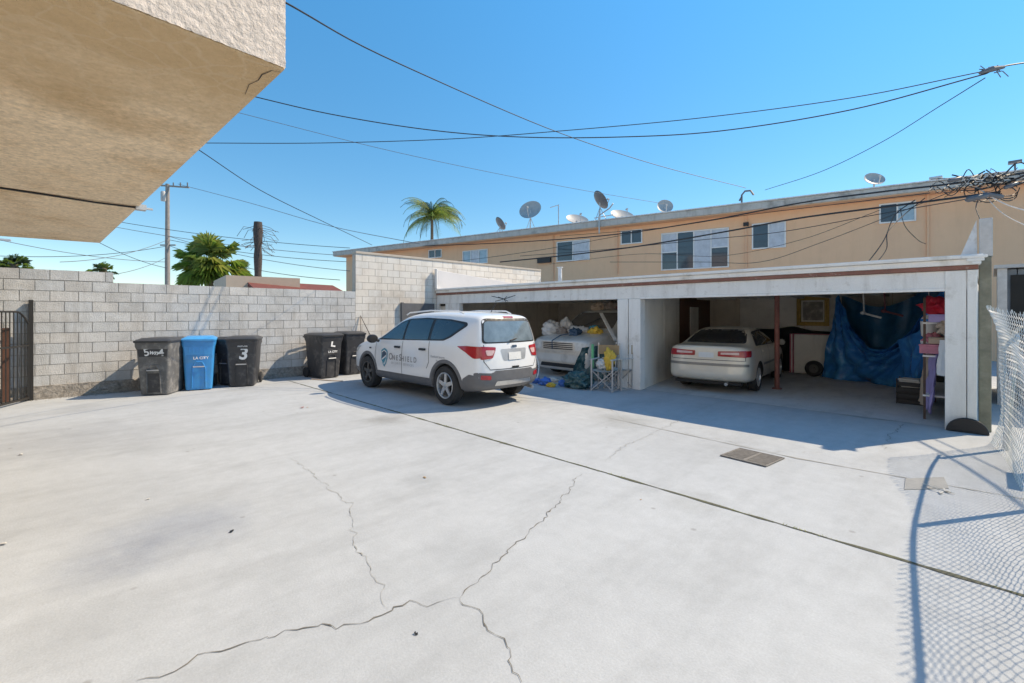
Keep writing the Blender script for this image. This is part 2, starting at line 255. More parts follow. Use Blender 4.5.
# ---------------------------------------------------------------- builders
class MB:
    def __init__(s): s.v, s.f, s.m = [], [], []
    def add(s, vs, fs, mi=0):
        n = len(s.v); s.v += [Vector(v) for v in vs]; s.f += [tuple(i+n for i in f) for f in fs]; s.m += [mi]*len(fs); return s
    def box(s, a, b, mi=0, T=None):
        x0, y0, z0 = [min(p, q) for p, q in zip(a, b)]; x1, y1, z1 = [max(p, q) for p, q in zip(a, b)]
        vs = [Vector(p) for p in ((x0,y0,z0),(x1,y0,z0),(x1,y1,z0),(x0,y1,z0),(x0,y0,z1),(x1,y0,z1),(x1,y1,z1),(x0,y1,z1))]
        if T: vs = [T @ v for v in vs]
        return s.add(vs, [(0,3,2,1),(4,5,6,7),(0,1,5,4),(1,2,6,5),(2,3,7,6),(3,0,4,7)], mi)
    def bar(s, p, q, a=.03, b=None, mi=0):
        p, q = Vector(p), Vector(q); b = b or a; d = (q-p); L = d.length; d.normalize()
        up = Vector((0,0,1)) if abs(d.z) < .95 else Vector((1,0,0))
        x = d.cross(up).normalized(); y = x.cross(d)
        vs = [r + x*sx*a/2 + y*sy*b/2 for r in (p, q) for sx, sy in ((-1,-1),(1,-1),(1,1),(-1,1))]
        return s.add(vs, [(3,2,1,0),(4,5,6,7),(0,1,5,4),(1,2,6,5),(2,3,7,6),(3,0,4,7)], mi)
    def tube(s, pts, r, n=6, mi=0, cap=True):
        pts = [Vector(p) for p in pts]; rs = r if isinstance(r, (list, tuple)) else [r]*len(pts)
        vs = []; fs = []; prev = None
        for i, p in enumerate(pts):
            d = (pts[min(i+1, len(pts)-1)] - pts[max(i-1, 0)]).normalized()
            if prev is None: prev = Vector((0,0,1)) if abs(d.z) < .9 else Vector((1,0,0))
            x = (prev - d*prev.dot(d)).normalized(); prev = x; y = d.cross(x)
            for k in range(n):
                a = 2*PI*k/n; vs.append(p + (x*math.cos(a)+y*math.sin(a))*rs[i])
        for i in range(len(pts)-1):
            for k in range(n):
                k2 = (k+1) % n; fs.append((i*n+k, i*n+k2, (i+1)*n+k2, (i+1)*n+k))
        if cap: fs.append(tuple(range(n-1, -1, -1))); fs.append(tuple(range((len(pts)-1)*n, len(pts)*n)))
        return s.add(vs, fs, mi)
    def lathe(s, prof, c=(0,0,0), axis='z', n=24, mi=0):
        c = Vector(c); vs = []; fs = []
        for r, h in prof:
            for k in range(n):
                a = 2*PI*k/n; u, v = r*math.cos(a), r*math.sin(a)
                vs.append(c + (Vector((u,v,h)) if axis == 'z' else Vector((h,u,v)) if axis == 'x' else Vector((v,h,u))))
        for i in range(len(prof)-1):
            for k in range(n):
                k2 = (k+1) % n; fs.append((i*n+k, i*n+k2, (i+1)*n+k2, (i+1)*n+k))
        return s.add(vs, fs, mi)
    def sheet(s, grid, mi=0):
        nr, nc = len(grid), len(grid[0]); vs = [p for r in grid for p in r]
        return s.add(vs, [(i*nc+j, i*nc+j+1, (i+1)*nc+j+1, (i+1)*nc+j) for i in range(nr-1) for j in range(nc-1)], mi)
    def prism(s, poly, vec, mi=0):
        n = len(poly); vec = Vector(vec); vs = [Vector(p) for p in poly] + [Vector(p)+vec for p in poly]
        return s.add(vs, [tuple(range(n-1,-1,-1)), tuple(range(n, 2*n))] + [(i, (i+1) % n, (i+1) % n+n, i+n) for i in range(n)], mi)
    def build(s, name, mats, parent=None, smooth=False, bevel=0, recalc=True, tone=None, auto=None):
        me = bpy.data.meshes.new(name); me.from_pydata([tuple(v) for v in s.v], [], s.f)
        mats = mats if isinstance(mats, (list, tuple)) else [mats]
        for m in mats: me.materials.append(M[m] if isinstance(m, str) else m)
        me.polygons.foreach_set('material_index', s.m)
        if recalc or bevel:
            bm = bmesh.new(); bm.from_mesh(me)
            if recalc: bmesh.ops.recalc_face_normals(bm, faces=bm.faces)
            if bevel:
                es = [e for e in bm.edges if len(e.link_faces) == 2 and e.calc_face_angle(0) > .6]
                bmesh.ops.bevel(bm, geom=es, offset=bevel, segments=1, affect='EDGES', clamp_overlap=True)
            bm.to_mesh(me); bm.free()
        if smooth:
            me.polygons.foreach_set('use_smooth', [True]*len(me.polygons))
            me.set_sharp_from_angle(angle=R(auto or 40))
        if tone is not None:
            at = me.color_attributes.new('tone', 'FLOAT_COLOR', 'CORNER')
            buf = []
            for p in me.polygons:
                t = tone[p.index//6] if p.index//6 < len(tone) else (1,1,1)
                for _ in range(p.loop_total): buf += [t[0], t[1], t[2], 1]
            at.data.foreach_set('color', buf)
        o = bpy.data.objects.new(name, me); COL.objects.link(o)
        if parent: o.parent = parent
        return o
def tag(o, label=None, cat=None, group=None, kind=None):
    if label: o['label'] = label
    if cat: o['category'] = cat
    if group: o['group'] = group
    if kind: o['kind'] = kind
    return o
def thing(name, loc, label, cat, group=None, rz=0):
    o = bpy.data.objects.new(name, None); o.empty_display_size = .2; COL.objects.link(o)
    o.location = loc; o.rotation_euler = (0, 0, rz); return tag(o, label, cat, group)
def copy_tree(o, parent=None):
    c = o.copy(); COL.objects.link(c); c.parent = parent
    for ch in list(o.children): copy_tree(ch, c)
    return c
def text_mesh(txt, size, font_shear=0, bold=0):
    cu = bpy.data.curves.new('t', 'FONT'); cu.body = txt; cu.size = size; cu.align_x = 'CENTER'; cu.align_y = 'CENTER'
    cu.shear = font_shear; cu.offset = bold
    o = bpy.data.objects.new('t', cu); COL.objects.link(o)
    bpy.context.view_layer.update()
    me = bpy.data.meshes.new_from_object(o.evaluated_get(bpy.context.evaluated_depsgraph_get()))
    bpy.data.objects.remove(o); return me
def text_part(name, txt, size, material, T, parent, bvh=None, d=None, off=.004, shear=0, bold=0):
    me = text_mesh(txt, size, shear, bold); me.materials.clear(); me.materials.append(M[material])
    for v in me.vertices:
        p = T @ v.co
        if bvh:
            h = bvh.ray_cast(p - d*.6, d, 1.5)
            if h[0] is not None: p = h[0] - d*off
        v.co = p
    me.name = name
    o = bpy.data.objects.new(name, me); COL.objects.link(o)
    if parent: o.parent = parent
    return o

# ================================================================= SETTING
def slab(name, x0, y0, x1, y1, z, m, kind='structure'):
    mb = MB(); mb.add([(x0,y0,z),(x1,y0,z),(x1,y1,z),(x0,y1,z)], [(0,1,2,3)])
    return tag(mb.build(name, m), kind=kind)
slab('ground', -400, -400, 400, 400, 0, 'ground')
slab('garage_floor', -12.35, 9.0, -.42, 14.9, .004, 'gfloor')

def crack(name, pts, wd, m='crack', z=.004, jag=.02, step=.07, world=False):
    P = [Vector(p) if world else G(*p) for p in pts]; wd = wd if world else wd*.58; step = step if world else .035; jag = jag if world else .011
    fine = [P[0]]
    for a, b in zip(P, P[1:]):
        n = max(1, int((b-a).length/step))
        for i in range(1, n+1):
            q = a.lerp(b, i/n)
            if i < n: q = q + Vector((random.uniform(-jag, jag), random.uniform(-jag, jag), 0))
            fine.append(q)
    if not world:
        from mathutils import noise as _mn
        fine = [p + Vector((_mn.noise(p*7)*.055+_mn.noise(p*23)*.022, _mn.noise(p*7+Vector((9,9,9)))*.055+_mn.noise(p*23+Vector((5,5,5)))*.022, 0))*min(1, min(i, len(fine)-1-i)/4) for i, p in enumerate(fine)]
    vs = []; 
    for i, p in enumerate(fine):
        d = (fine[min(i+1, len(fine)-1)] - fine[max(i-1, 0)]); d.z = 0; d.normalize(); n = Vector((-d.y, d.x, 0))
        e = min(1, .25 + min(i, len(fine)-1-i)/6)
        ww = wd*random.uniform(.3, 1.5)*e/2
        if random.random() < .035: ww *= 2.4
        vs += [(p.x+n.x*ww, p.y+n.y*ww, z), (p.x-n.x*ww, p.y-n.y*ww, z)]
    mb = MB(); mb.add(vs, [(2*i, 2*i+1, 2*i+3, 2*i+2) for i in range(len(fine)-1)])
    return tag(mb.build(name, m, recalc=False), kind='structure')
crack('ground_crack', [(137,681),(175,670),(200,659),(250,643),(290,631),(326,631),(360,623),(400,607),(430,604),(460,598)], .012)
crack('ground_crack', [(460,598),(480,580),(497,562),(520,540),(545,517),(563,497),(582,474)], .010)
crack('ground_crack', [(460,598),(476,611),(492,625),(500,645),(512,660),(522,683)], .012)
crack('ground_crack', [(388,610),(385,595),(370,570),(358,548),(352,530),(350,505),(330,490),(310,472),(290,458)], .006, 'crack_l')
crack('ground_crack', [(605,462),(622,448),(648,436),(668,426),(690,414),(722,402)], .009, 'crack_l', z=.0085)
crack('ground_crack', [(885,450),(890,436),(905,424)], .012, 'crack', z=.0085)
crack('ground_crack', [(672,431),(720,440),(770,452),(830,452)], .006, 'crack_l')
crack('ground_crack', [(600,402),(625,420),(668,431)], .006, 'crack_l')
crack('ground_joint', [(-11.9,4.08,0),(-6,4.03,0),(-2,3.98,0),(2,3.90,0)], .030, 'moss', jag=.004, step=.12, world=True)
crack('ground_joint', [(-4.3,6.15,0),(-1.5,5.9,0),(2,6.1,0)], .016, 'crack_l', jag=.003, step=.15, world=True)
crack('ground_joint', [(-12.35,8.97,0),(-6,8.97,0),(-.4,8.97,0)], .02, 'crack_l', jag=.004, step=.15, world=True, z=.0085)
# ---- drain grate
dr = thing('drain_grate', (-1.86, 5.58, 0), 'rusty square drain grate set into the concrete yard', 'drain', rz=R(-6))
mb = MB(); mb.box((-.28,-.26,.003),(.28,.26,.008)); mb.build('drain_pit', 'dark', dr)
mb = MB()
for a, b in (((-.29,-.27),(.29,-.245)), ((-.29,.245),(.29,.27)), ((-.29,-.245),(-.265,.245)), ((.265,-.245),(.29,.245)), ((-.02,-.245),(.02,.245))):
    mb.box((a[0],a[1],.004),(b[0],b[1],.016))
mb.build('frame', 'grate', dr, bevel=.003)
mb = MB()
for sx in (-1, 1):
    for k in range(13):
        y = -.225+k*.0375; mb.box((sx*.143-.118,y-.012,.005),(sx*.143+.118,y+.012,.014))
mb.build('bars', 'grate', dr)
dr.scale = (.86,.86,1)
mb = MB(); mb.prism([G(905,479), G(944,477.5), G(949,489), G(904,490)][::-1], (0,0,.007)); tag(mb.build('utility_cover', 'patch', bevel=.003), 'flat patched cover plate in the concrete by the fence shadow', 'cover')

# ================================================================= WALLS
def block_wall(name, X, y0, y1, nrows, row0_z, bm_, mm_, bl=.40, bh=.20, top=None, thick=.19, rub=True, vary=.10, cap=False, prot=.006, skip=None):
    root = thing(name, (X-thick/2, (y0+y1)/2, 0), None, None)
    ox, oy = root.location.x, root.location.y
    H = row0_z+nrows*bh
    mb = MB(); mb.box((X-thick-ox, y0-oy, 0), (X-.006-ox, y1-oy, H-.004)); mb.build('mortar_core', mm_, root)
    mb = MB(); tones = []
    for r in range(nrows):
        off = (r % 2)*bl/2; y = y0-off
        while y < y1-.01:
            a, b = max(y+.006, y0), min(y+bl-.006, y1)
            if b-a > .04 and not (skip and skip(r, (a+b)/2)):
                j = random.uniform(-.001, .0025)
                mb.box((X-.03-ox, a-oy, row0_z+r*bh+.006), (X+prot-.006+j-ox, b-oy, row0_z+(r+1)*bh-.006))
                t = 1+random.uniform(-vary, vary*.7); k = random.uniform(-.025, .025); tones.append((t+k, t, t-k))
            y += bl
    # bevel loses the face order, so the tone goes on unbevelled boxes
    mb.build('block_face', bm_, root, tone=tones)
    if cap:
        mb = MB(); mb.box((X-thick-.02-ox, y0-oy, H), (X+.02-ox, y1-oy, H+.07)); mb.build('cap', mm_, root, bevel=.008)
    if rub:
        rnd = random.Random(3); g = []
        n = int((y1-y0)/.05)
        for k in range(n+1):
            y = y0+(y1-y0)*k/n; row = []
            for q in range(8):
                z = (row0_z+.01)*q/7; 
                row.append(Vector((X+.018+rnd.uniform(-.012,.022)+.02*(1-q/7)-ox, y-oy, z + (0 if q in (0,7) else rnd.uniform(-.01,.01)))))
            row.append(Vector((X-.01-ox, y-oy, row0_z+.012)))
            g.append(row)
        mb = MB(); mb.sheet(g); mb.build('footing', 'rubble', root, smooth=True)
    return root
WX = -12.5
wl = block_wall('block_wall', WX, -6.0, 6.12, 10, .24, 'block', 'mortar', vary=.065)
tag(wl, 'long low grey concrete block wall behind the wheelie bins', 'wall')
# the raised last course near the gate
w2 = block_wall('block_wall', WX-.004, -6.0, .92, 1, 2.245, 'block', 'mortar', thick=.186, rub=False)
tag(w2, 'extra row of grey blocks on top of the wall at the gate end', 'wall')
tw = block_wall('tall_block_wall', WX, 6.125, 13.9, 16, .10, 'pblock', 'pmortar', rub=False, vary=.035, cap=True, thick=.2, prot=.004)
tag(tw, 'tall cream painted block wall beside the garage, behind the white car', 'wall')
# leaning metal bracket on tall wall
# ---- iron gate, standing open at the left
gp = G(31, 400.5); gate = thing('iron_gate', (gp.x, gp.y, 0), 'black wrought iron gate with arched shoulder at the left end of the block wall', 'gate')
mb = MB(); mb.bar((0,0,0), (0,0,1.86), .065); mb.build('gate_post', 'iron', gate, bevel=.004)
gd = (G(-60, 424)-G(27, 401)); gd.z = 0; gd.normalize()
L0 = .07; GL = 1.25
def gpt(t, z): return Vector((gd.x*t, gd.y*t, z))
def gtop(t):
    e = min(t-L0, .32)/.32
    return 1.42+.22*math.sin(max(0, e)*PI/2)
mb = MB()
mb.tube([gpt(L0+(GL-L0)*k/24, gtop(L0+(GL-L0)*k/24)) for k in range(25)], .017, 6)
mb.bar(gpt(L0, .06), gpt(GL, .06), .035); mb.bar(gpt(L0, 1.02), gpt(GL, 1.02), .03)
mb.bar(gpt(L0, .04), gpt(L0, gtop(L0)), .035); mb.bar(gpt(GL, .04), gpt(GL, gtop(GL)), .035)
mb.build('gate_frame', 'iron', gate)
mb = MB()
for k in range(1, 12):
    t = L0+(GL-L0)*k/12; mb.bar(gpt(t, .06), gpt(t, gtop(t)), .017)
mb.build('gate_bars', 'iron', gate)
mb = MB()
mb.bar(gpt(.45,1.25)+Vector((-.25,0,0)), gpt(.45,.1)+Vector((-.25,0,0)), .02)
tb = MB(); tb.box((-12.42,-.62,.02),(-12.36,-.52,1.35)); tag(tb.build('timber_board', 'brown', bevel=.004), 'dark red brown board leaning upright behind the iron gate', 'board')
tb = MB(); tb.box((-12.44,-1.05,.02),(-12.39,-.88,1.38)); tag(tb.build('timber_board', 'rusty', bevel=.004), 'narrow dark strip of timber behind the iron gate near the picture edge', 'board')

# ================================================================= NEAR BUILDING WITH THE OVERHANG
ob = thing('stucco_building', (-6.2,-1.2,0), 'pale stucco building whose tan soffit hangs over the yard', 'building')
def OB(p): return Vector(p)-Vector((-6.2,-1.2,0))
zs = 2.75
A_, B_, C_, D_ = Vector((-2.33,.79,zs)), Vector((-10.11,.58,zs)), Vector((-10.25,-.60,zs)), Vector((-2.05,-2.0,zs))
Dn = Vector((-2.27,.14,zs)); Dn = A_+(Dn-A_)*8
Cn = B_+(C_-B_)*7
poly = [A_, B_, Cn, Dn]
# soffit skin, subdivided in strips (two panels with a drip groove between)
mb = MB()
g1, g2 = G(-260, 160, zs), G(145, 208, zs)
g1 = Vector((-6.15,-7.2,zs)); g2 = A_.lerp(B_, (-6.40-A_.x)/(B_.x-A_.x))
g0 = g2+(Vector((-6.29,-.32,zs))-g2)*7
mb.prism([OB(A_), OB(g2-Vector((-.02,0,0))), OB(g0-Vector((-.02,0,0))), OB(Dn)], (0,0,.03))
mb.prism([OB(g2+Vector((-.02,0,0))), OB(B_), OB(Cn), OB(g0+Vector((-.02,0,0)))], (0,0,.03))
mb.build('soffit', 'soffit', ob, bevel=.004)
mb = MB(); mb.tube([OB(g2.lerp(g0, k/20))+Vector((0,0,-.012-.006*math.sin(k*1.7))) for k in range(21)], .010, 6); tag(mb.build('soffit_cable', 'black', ob))
mb = MB(); mb.prism([OB(p+Vector((0,0,.031))) for p in (g2+Vector((.03,-.02,0)), g2+Vector((-.03,-.02,0)), g0+Vector((-.03,0,0)), g0+Vector((.03,0,0)))], (0,0,.01)); mb.build('soffit_groove', 'dark', ob)
mb = MB(); ins = [A_+Vector((-.006,-.006,0)), B_+Vector((.006,-.006,0)), Cn+Vector((.006,0,0)), Dn+Vector((-.006,0,0))]
mb.prism([OB(p+Vector((0,0,.043))) for p in ins], (0,0,3.8)); mb.build('upper_wall', 'stucco', ob)
# rough stucco faces with real relief
def relief(o, p0, p1, z0, z1, nrm, step=.03, amp=.006):
    rnd = random.Random(5); step = .014; amp = .007; L = (p1-p0).length; nx = int(L/step); nz = int((z1-z0)/step); g = []
    for i in range(nz+1):
        g.append([OB(p0.lerp(p1, j/nx)) + Vector((0,0,(z1-z0)*i/nz)) + nrm*(.004+rnd.random()*amp) for j in range(nx+1)])
    mb = MB(); mb.sheet(g); return mb.build('stucco_face', 'stucco', ob, smooth=True, auto=180)
relief(ob, A_+Vector((0,0,.005)), A_.lerp(Dn, .35)+Vector((0,0,.005)), 0, 2.0, (Dn-A_).cross(Vector((0,0,1))).normalized()*-1 if (Dn-A_).cross(Vector((0,0,1))).x < 0 else (Dn-A_).cross(Vector((0,0,1))).normalized())
mb = MB(); mb.prism([OB((-2.6,-2.3,0)), OB((-10.0,-2.3,0)), OB((-10.0,-7.6,0)), OB((-2.6,-7.6,0))], (0,0,2.745)); mb.build('lower_wall', 'beige', ob)
# added unseen cream building behind the viewpoint, bounces sunlight into the yard
bh_ = thing('added_bounce_building', (7, -6, 0), 'added cream stucco building behind the viewpoint, unseen, bouncing sunlight into the yard', 'building')
mb = MB(); mb.box((-8.9,-4,0),(9,3.2,6.6)); mb.build('wall', mat('cream_stucco', (.82,.77,.70), .9, var=.04, scale=2, bump=.4, bscale=30), bh_)
mb = MB(); mb.box((-9.1,-4.2,6.603),(9.2,3.5,6.85)); mb.build('roof', 'aptfascia', bh_)
for wx_ in (-6,-1.5,3,6.5):
    for wz_ in (1.0, 4.2):
        mb = MB()
        for a_, b_ in (((wx_-.8,3.19,wz_-.08),(wx_+.8,3.26,wz_)), ((wx_-.8,3.19,wz_+1.2),(wx_+.8,3.26,wz_+1.28)), ((wx_-.8,3.19,wz_),(wx_-.72,3.26,wz_+1.2)), ((wx_+.72,3.19,wz_),(wx_+.8,3.26,wz_+1.2))): mb.box(a_, b_)
        wf_ = mb.build('window', 'winfr', bh_); mb = MB(); mb.box((wx_-.72,3.19,wz_),(wx_+.72,3.22,wz_+1.2)); mb.build('pane', 'glassd', wf_)
# crack in the soffit corner
ck = [G(*p, zs) for p in ((281,72),(272,70),(262,74),(258,80),(249,84),(245,94))]
vs = []
for i, p in enumerate(ck):
    d = ck[min(i+1, 5)]-ck[max(i-1, 0)]; n = Vector((-d.y, d.x, 0)).normalized()*(.001 if i in (0, 5) else random.uniform(.0008,.003)); vs += [OB(p+n-Vector((0,0,.003))), OB(p-n-Vector((0,0,.003)))]
mb = MB(); mb.add(vs, [(2*i,2*i+1,2*i+3,2*i+2) for i in range(5)]); mb.build('soffit_crack', 'dark', ob, recalc=False)
mb = MB(); p = OB(g2); mb.box(p+Vector((-.05,-.03,-.035)), p+Vector((.05,.06,.02))); mb.tube([p+Vector((0,.06,-.01)), p+Vector((0,.12,-.012))], .012); mb.build('cable_bracket', 'galv', ob)

# ================================================================= GARAGE
gar = thing('open_garage', (-6.3, 8.9, 0), 'long open-fronted white timber garage with a brown-red roof trim', 'garage')
def GB(p): return Vector(p)-Vector((-6.3, 8.9, 0))
def gbox(mb, a, b, mi=0): mb.box(GB(a), GB(b), mi)
FY = 8.88; XL = -12.47; XR = -.12; BB = 1.925
def gpart(name, m, boxes, parent=None, bevel=.005):
    mb = MB()
    for a, b in boxes: gbox(mb, a, b)
    return mb.build(name, m, parent or gar, bevel=bevel)
gpart('beam', 'woodold', [((XL,FY,BB),(XR,FY+.14,2.20))])
gpart('beam_lip', 'wood', [((-5.16,FY-.022,BB-.01),(-.44,FY-.002,BB+.035))])
gpart('trim', 'redtrim', [((XL,FY-.035,2.203),(XR+.01,FY+.11,2.262))])
gpart('cornice', 'wood', [((XL,FY-.055,2.265),(XR+.03,FY+.10,2.345)), ((XL,FY-.10,2.348),(XR+.06,FY+.10,2.40))], bevel=.008)
gpart('ceiling', 'ceil', [((XL,FY+.145,2.14),(XR-.05,14.9,2.17))])
gpart('roof', 'roofing', [((XL,FY+.105,2.205),(XR-.02,15.05,2.37))])
# rafters under the ceiling
gpart('rafters', 'ceil', [((x,FY+.15,2.02),(x+.045,14.85,2.138)) for x in [XL+.3+.61*k for k in range(20)] if x < XR-.1])
gpart('pillar', 'wood', [((-5.72,FY-.02,0),(-5.46,FY+.16,BB-.003)), ((-5.44,FY-.02,0),(-5.16,FY+.17,BB-.003))])
gpart('pillar', 'dark', [((-5.462,FY+.03,0),(-5.438,FY+.15,BB-.004))], bevel=0)
gpart('corner_post', 'wood', [((-.44,FY-.018,0),(-.225,FY+.16,BB+.27)), ((-.217,FY-.026,0),(XR-.002,FY+.16,2.198))])
gpart('side_pilaster', 'woodold', [((-12.0,FY-.02,0),(-11.30,FY+.13,BB-.003)), ((XL,FY-.01,0),(-12.38,FY+.13,BB-.003))])
gpart('door_panel', 'tanwall', [((-12.37,FY+.08,0),(-12.01,FY+.12,1.85))])
gpart('door_panel', 'dark', [((-12.375,FY+.06,1.86),(-12.005,FY+.125,BB-.004))], bevel=0)
gpart('back_wall', 'tanwall', [((XL,14.90,0),(-5.32,15.0,2.14))])
gpart('back_wall', 'inwall', [((-5.31,14.90,0),(XR-.02,15.0,2.14))])
gpart('side_wall', 'tanwall', [((XL+.0,FY+.165,0),(XL+.06,14.89,2.14))])
gpart('side_wall', 'inwall', [((-.25,FY+.165,0),(-.15,14.89,2.14))])
# partition of vertical boards, running back at a slight angle
mb = MB(); a = GB((-5.22,9.08,0)); b = GB((-5.85,12.0,0)); L = (b-a).length; d = (b-a)/L; n = Vector((-d.y,d.x,0))
for k in range(2):
    p0, p1 = a+d*(L*k/2+.012), a+d*(L*(k+1)/2-.012); mb.prism([p0+n*.03, p1+n*.03, p1-n*.03, p0-n*.03], (0,0,2.13))
mb.build('partition', 'inwall', gar, bevel=.005)
mb = MB(); mb.prism([a+n*.015, b+n*.015, b-n*.015, a-n*.015], (0,0,2.135)); mb.build('partition_core', 'brown', gar)
mb = MB(); c2_ = GB((-6.24,14.88,0)); mb.prism([b+n*.03, c2_+n*.03, c2_-n*.03, b-n*.03], (0,0,2.13)); gdoor = mb.build('brown_partition', 'brown', gar)
mb = MB(); q0_, q1_ = b.lerp(c2_, .30), b.lerp(c2_, .56); nn_ = n if n.x > 0 else -n; mb.prism([q0_+nn_*.032+Vector((0,0,.95)), q1_+nn_*.032+Vector((0,0,.95)), q1_+nn_*.05+Vector((0,0,.95)), q0_+nn_*.05+Vector((0,0,.95))], (0,0,.85)); mb.build('door_window', 'inwall', gdoor)
dl, drr = AY(680,320,14.8).x, AY(709,320,14.8).x
gdoor2 = None
# wall board seams
for x in (-3.6,-2.6,-1.7): gpart('board_seam', 'tanwall', [((x,14.892,.9),(x+.012,14.899,2.13))], bevel=0)
# parapet on the left side of the roof
mb = MB(); mb.prism([GB((XL+.02,FY-.06,2.405)), GB((XL+.02,13.8,2.405)), GB((XL+.02,13.8,2.62)), GB((XL+.02,FY-.06,3.0))], (.11,0,0)); mb.build('roof_parapet', 'parapet', gar, bevel=.008)
mb = MB(); gbox(mb, (XL+.015,FY-.115,2.405),(XL+.14,FY-.065,3.04)); mb.build('parapet_end', 'woodold', gar, bevel=.006)
# flat ledge scroll + triangular flashing at the right end
mb = MB()
for k in range(3): gbox(mb, (-.27+k*.05,FY-.128+.006*k,2.345-.04*k),(-.02-k*.03,FY-.112+.006*k,2.383-.04*k))
mb.build('corner_bracket', 'wood', gar, bevel=.006)
mb = MB(); p1, p2, p3 = AY(955,268,FY+.2), AY(977.5,268,FY+.2), AY(976.5,220,FY+.2)
mb.prism([GB(p) for p in (p1,p2,p3)], (0,.05,0)); mb.build('flashing', 'flash', gar)
# inner red pole, vents on the roof
pp = G(777, 389); mb = MB(); mb.tube([GB((pp.x,pp.y,0)), GB((pp.x,pp.y,2.13))], .05, 12); gpo = mb.build('support_pole', 'redpole', gar, smooth=True)
mb = MB(); mb.tube([GB((pp.x,pp.y,.004)), GB((pp.x,pp.y,.02))], .10, 12); mb.build('pole_foot', 'redpole', gar)
# timber post at the garage corner
tp = thing('timber_post', (-.06, FY+.22, 0), 'tall weathered greenish post at the right corner of the garage', 'post')
mb = MB(); mb.box((-.05,-.05,0),(.075,.10,2.38)); mb.build('post_body', 'postw', tp, bevel=.008)
mb = MB(); mb.box((-.045,-.055,2.383),(.085,.10,2.90)); mb.build('metal_sleeve', 'galv', tp, bevel=.006)
# black half disc at the post foot
mb = MB(); r = .17
mb.prism([(-.215+r*1.25*math.cos(PI*k/14), FY-.05, r*1.15*math.sin(PI*k/14)+.004) for k in range(15)], (.0,-.05,0)); tag(mb.build('dark_half_disc', 'rubber', bevel=.008), 'dark half-round piece at the foot of the garage corner post', 'bumper')
# white pipe vents on the garage roof
for nm, px, py, d_, hgt, rad, lab in (('roof_vent_pipe', 671, 281, 13.5, .30, .035, 'slim white vent pipe on the garage roof under the apartment window'), ('roof_vent_pipe', 560, 286, 16.5, .85, .07, 'thick white vent pipe on the garage roof left of centre')):
    p = PD(px, py, d_); mb = MB(); mb.tube([(p.x,p.y,2.365),(p.x,p.y,2.37+hgt)], rad, 10); mb.tube([(p.x,p.y,2.37+hgt),(p.x,p.y,2.40+hgt)], rad*1.5, 10); tag(mb.build(nm, 'flash', smooth=True), lab, 'vent pipe')
for px, lab in ((682, 'shallow grey dome vent on the garage roof left of the big window end'), (948, 'shallow grey dome vent on the garage roof near its right end')):
    if px == 682: p = PD(636, 284, 14.5)
    else: p = PD(952, 262, 9.5)
    mb = MB(); mb.lathe([(.0,.22),(.09,.21),(.15,.17),(.17,.13),(.10,.12),(.10,0)], (p.x,p.y,2.365), n=16); tag(mb.build('dome_vent', 'dish', smooth=True), lab, 'roof vent')

# neighbour's shed seen right of the post
sh = thing('neighbour_shed', (2.05, 12.0, 0), 'dark blue-grey shed behind the fence at the right edge', 'shed')
mb = MB()
for k in range(14): mb.box((-1.95+k*.24,-.02,0),(-1.95+k*.24+.225,.04,2.38))
mb.build('wall', 'shed', sh)
mb = MB(); mb.box((-1.80,-.045,.9),(1.2,-.022,2.28)); mb.build('opening', 'dark', sh)
mb = MB(); mb.box((-1.96,-.08,0),(-1.84,-.022,2.40)); mb.build('corner_post', 'galv', sh)
mb = MB(); mb.box((-2.0,-.15,2.403),(1.6,2.6,2.46)); mb.build('roof', 'roofing', sh)
mb = MB(); mb.box((-1.95,.05,0),(1.4,2.5,2.37)); mb.build('inner_wall', 'shed', sh)

# ================================================================= APARTMENT BLOCK
AR = Vector((.77,22.3,0)); AL = Vector((-34.2,15.0,0)); ad = (AR-AL).normalized(); an = Vector((-ad.y, ad.x, 0))  # an points away (+Y)
ap = thing('apartment_building', (-16, 19, 0), 'long two-storey orange stucco apartment building behind the garage', 'apartment building')
APO = Vector((-16,19,0))
AE = AR+ad*9
ZR = 6.2
def apface(t, off=0, z=0): return AL+ad*t+an*off+Vector((0,0,z))-APO
Lf = (AE-AL).length
def apbox(mb, t0, t1, o0, o1, z0, z1, mi=0):
    mb.prism([apface(t0,o0,z0), apface(t1,o0,z0), apface(t1,o1,z0), apface(t0,o1,z0)], (0,0,z1-z0), mi)
mb = MB(); apbox(mb, .7, Lf, .62, 9.5, 0, ZR-.33); mb.build('wall', 'apt', ap)
mb = MB(); apbox(mb, -.05, Lf, 0, 9.9, ZR-.30, ZR); mb.build('roof', 'aptfascia', ap, bevel=.02)
mb = MB(); apbox(mb, 0, Lf, .05, 9.85, ZR-.325, ZR-.303); mb.build('soffit', 'apt', ap)
mb = MB(); apbox(mb, -.08, Lf, -.05, 9.93, ZR+.002, ZR+.05); mb.build('roof_edge', 'flash', ap, bevel=.01)
def apt_hit(px, py, off=.62):
    d = Vector((-_s+_c*(px-512)/FPX, _c+_s*(px-512)/FPX, (HOR-py)/FPX)); o = AL+an*off-Vector((0,0,CAM_H))
    t = (o.dot(an))/(d.dot(an)); return (d*t+Vector((0,0,CAM_H)))
def apt_t(px, off=.62):
    p = apt_hit(px, 300, off); return (Vector((p.x,p.y,0))-AL).dot(ad)
